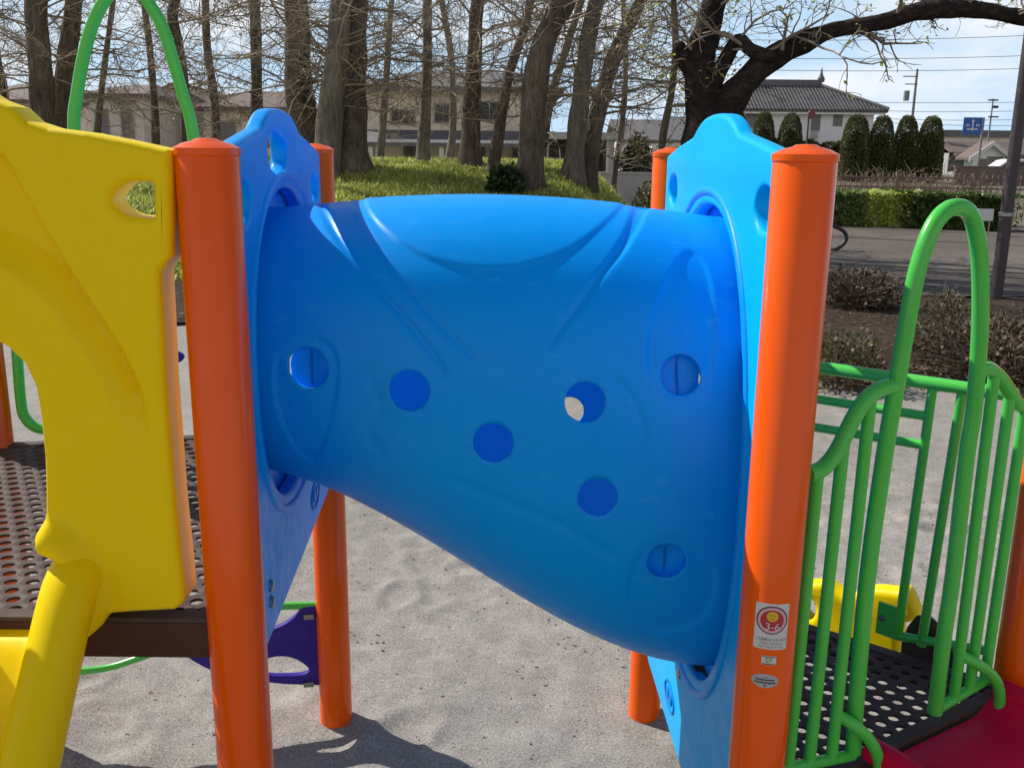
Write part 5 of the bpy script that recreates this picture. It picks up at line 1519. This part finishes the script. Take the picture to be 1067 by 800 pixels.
# parked white car roof behind the garden wall
D = 66.0; p = at_y(1052, 174, D); car = thing('parked_car', (p.x, D, 0), 'white car mostly hidden behind the dark pole and garden wall', 'car')
prof = [(-2.0, .35), (-2.05, .75), (-1.9, .95), (-1.2, 1.05), (-.6, 1.5), (-.2, 1.58), (.9, 1.58), (1.5, 1.45), (1.95, 1.1), (2.05, .7), (2.0, .35)]
me = plate_mesh([[(x, z) for x, z in prof]], 1.65, .12, 3); me.transform(Matrix(((1, 0, 0, p.x), (0, 0, -1, D), (0, 1, 0, 0), (0, 0, 0, 1)))); place('body', me, 'white_paint', car)
for sx in (-1.3, 1.3):
    for sy in (-.75, .75):
        b = MB(); b.lathe([(.2, -.1), (.31, -.09), (.32, 0), (.31, .09), (.2, .1)], (p.x + sx, D + sy, .32), 20, (0, 1, 0)); b.build('wheel', 'black', car)
b = MB(); b.add([(p.x - .55, D - .835, 1.42), (p.x + 1.3, D - .835, 1.42), (p.x + 1.6, D - .835, 1.05), (p.x - 1.0, D - .835, 1.05)], [(0, 1, 2, 3)]); b.build('side_window', 'glass', car, False)

# utility poles and wires
D = 92.0; pt, pb = at_y(956, 72, D), at_y(948, 140, D)
up_ = thing('utility_pole', (pt.x, D, 0), 'concrete utility pole with cross arm above the topiary', 'utility pole')
b = MB(); b.tube([(pt.x, D, 0), (pt.x, D, pt.z)], [.17, .1], 10); b.build('pole', 'concrete_pole', up_)
for py_, lft in ((80, 11), (88, 9)):
    p = at_y(952, py_, D); b = MB(); b.tube([(p.x - lft * .0915, D - .12, p.z), (p.x + .3, D - .12, p.z)], .05, 6); b.build('cross_arm', 'pole', up_)
p = at_y(948, 100, D); b = MB(); b.lathe([(.2, -.45), (.26, -.4), (.26, .4), (.2, .45)], (p.x - .35, D - .1, p.z), 12); b.build('transformer', 'concrete_pole', up_)
D = 88.0; pt = at_y(1035, 103, D)
u2_ = thing('utility_pole', (pt.x, D, 0), 'slim distant pole with two short arms right of the blue road sign', 'utility pole')
b = MB(); b.tube([(pt.x, D, 0), (pt.x, D, pt.z)], [.1, .06], 8); b.build('pole', 'concrete_pole', u2_)
for py_ in (104.5, 122):
    p = at_y(1035, py_, D); b = MB(); b.bbox(p.x - .4, p.x + .4, D - .15, D + .15, p.z - .06, p.z + .06); b.build('cross_arm', 'pole', u2_, False)
p = at_y(1037, 111.5, D); b = MB(); b.bbox(p.x - .2, p.x + .2, D - .2, D + .2, p.z - .12, p.z + .1); b.build('switch_box', 'pole', u2_, False)
WIRES = [((690, 40), (1200, 30), 80, 'highest thin wire above the tiled house roof'), ((690, 58), (1200, 52), 80, 'thin wire passing just over the house ridge'), ((690, 70), (1200, 66), 82, 'wire a little above the topiary row'),
         ((720, 101), (1200, 103), 91.5, 'wire crossing in front of the tiled roof and past the utility pole'), ((880, 114), (1200, 108), 91.5, 'sagging wire meeting the utility pole below its transformer'), ((880, 122), (1200, 118), 91.5, 'wire just above the blue road sign'), ((890, 126), (1200, 126), 93, 'lowest wire behind the topiary tops')]
for (a, b_, D, lab) in WIRES:
    A, Bq = at_y(*a, D), at_y(*b_, D); pts = []
    for k in range(25):
        t = k / 24; q = A.lerp(Bq, t); q.z -= .9 * 4 * t * (1 - t) * .5; pts.append(q)
    b = MB(); b.tube(pts, .022, 5); tag(b.build('power_line', 'wire'), lab, 'power line', 'power lines over the houses')

sc.render.resolution_x = 1024; sc.render.resolution_y = 767
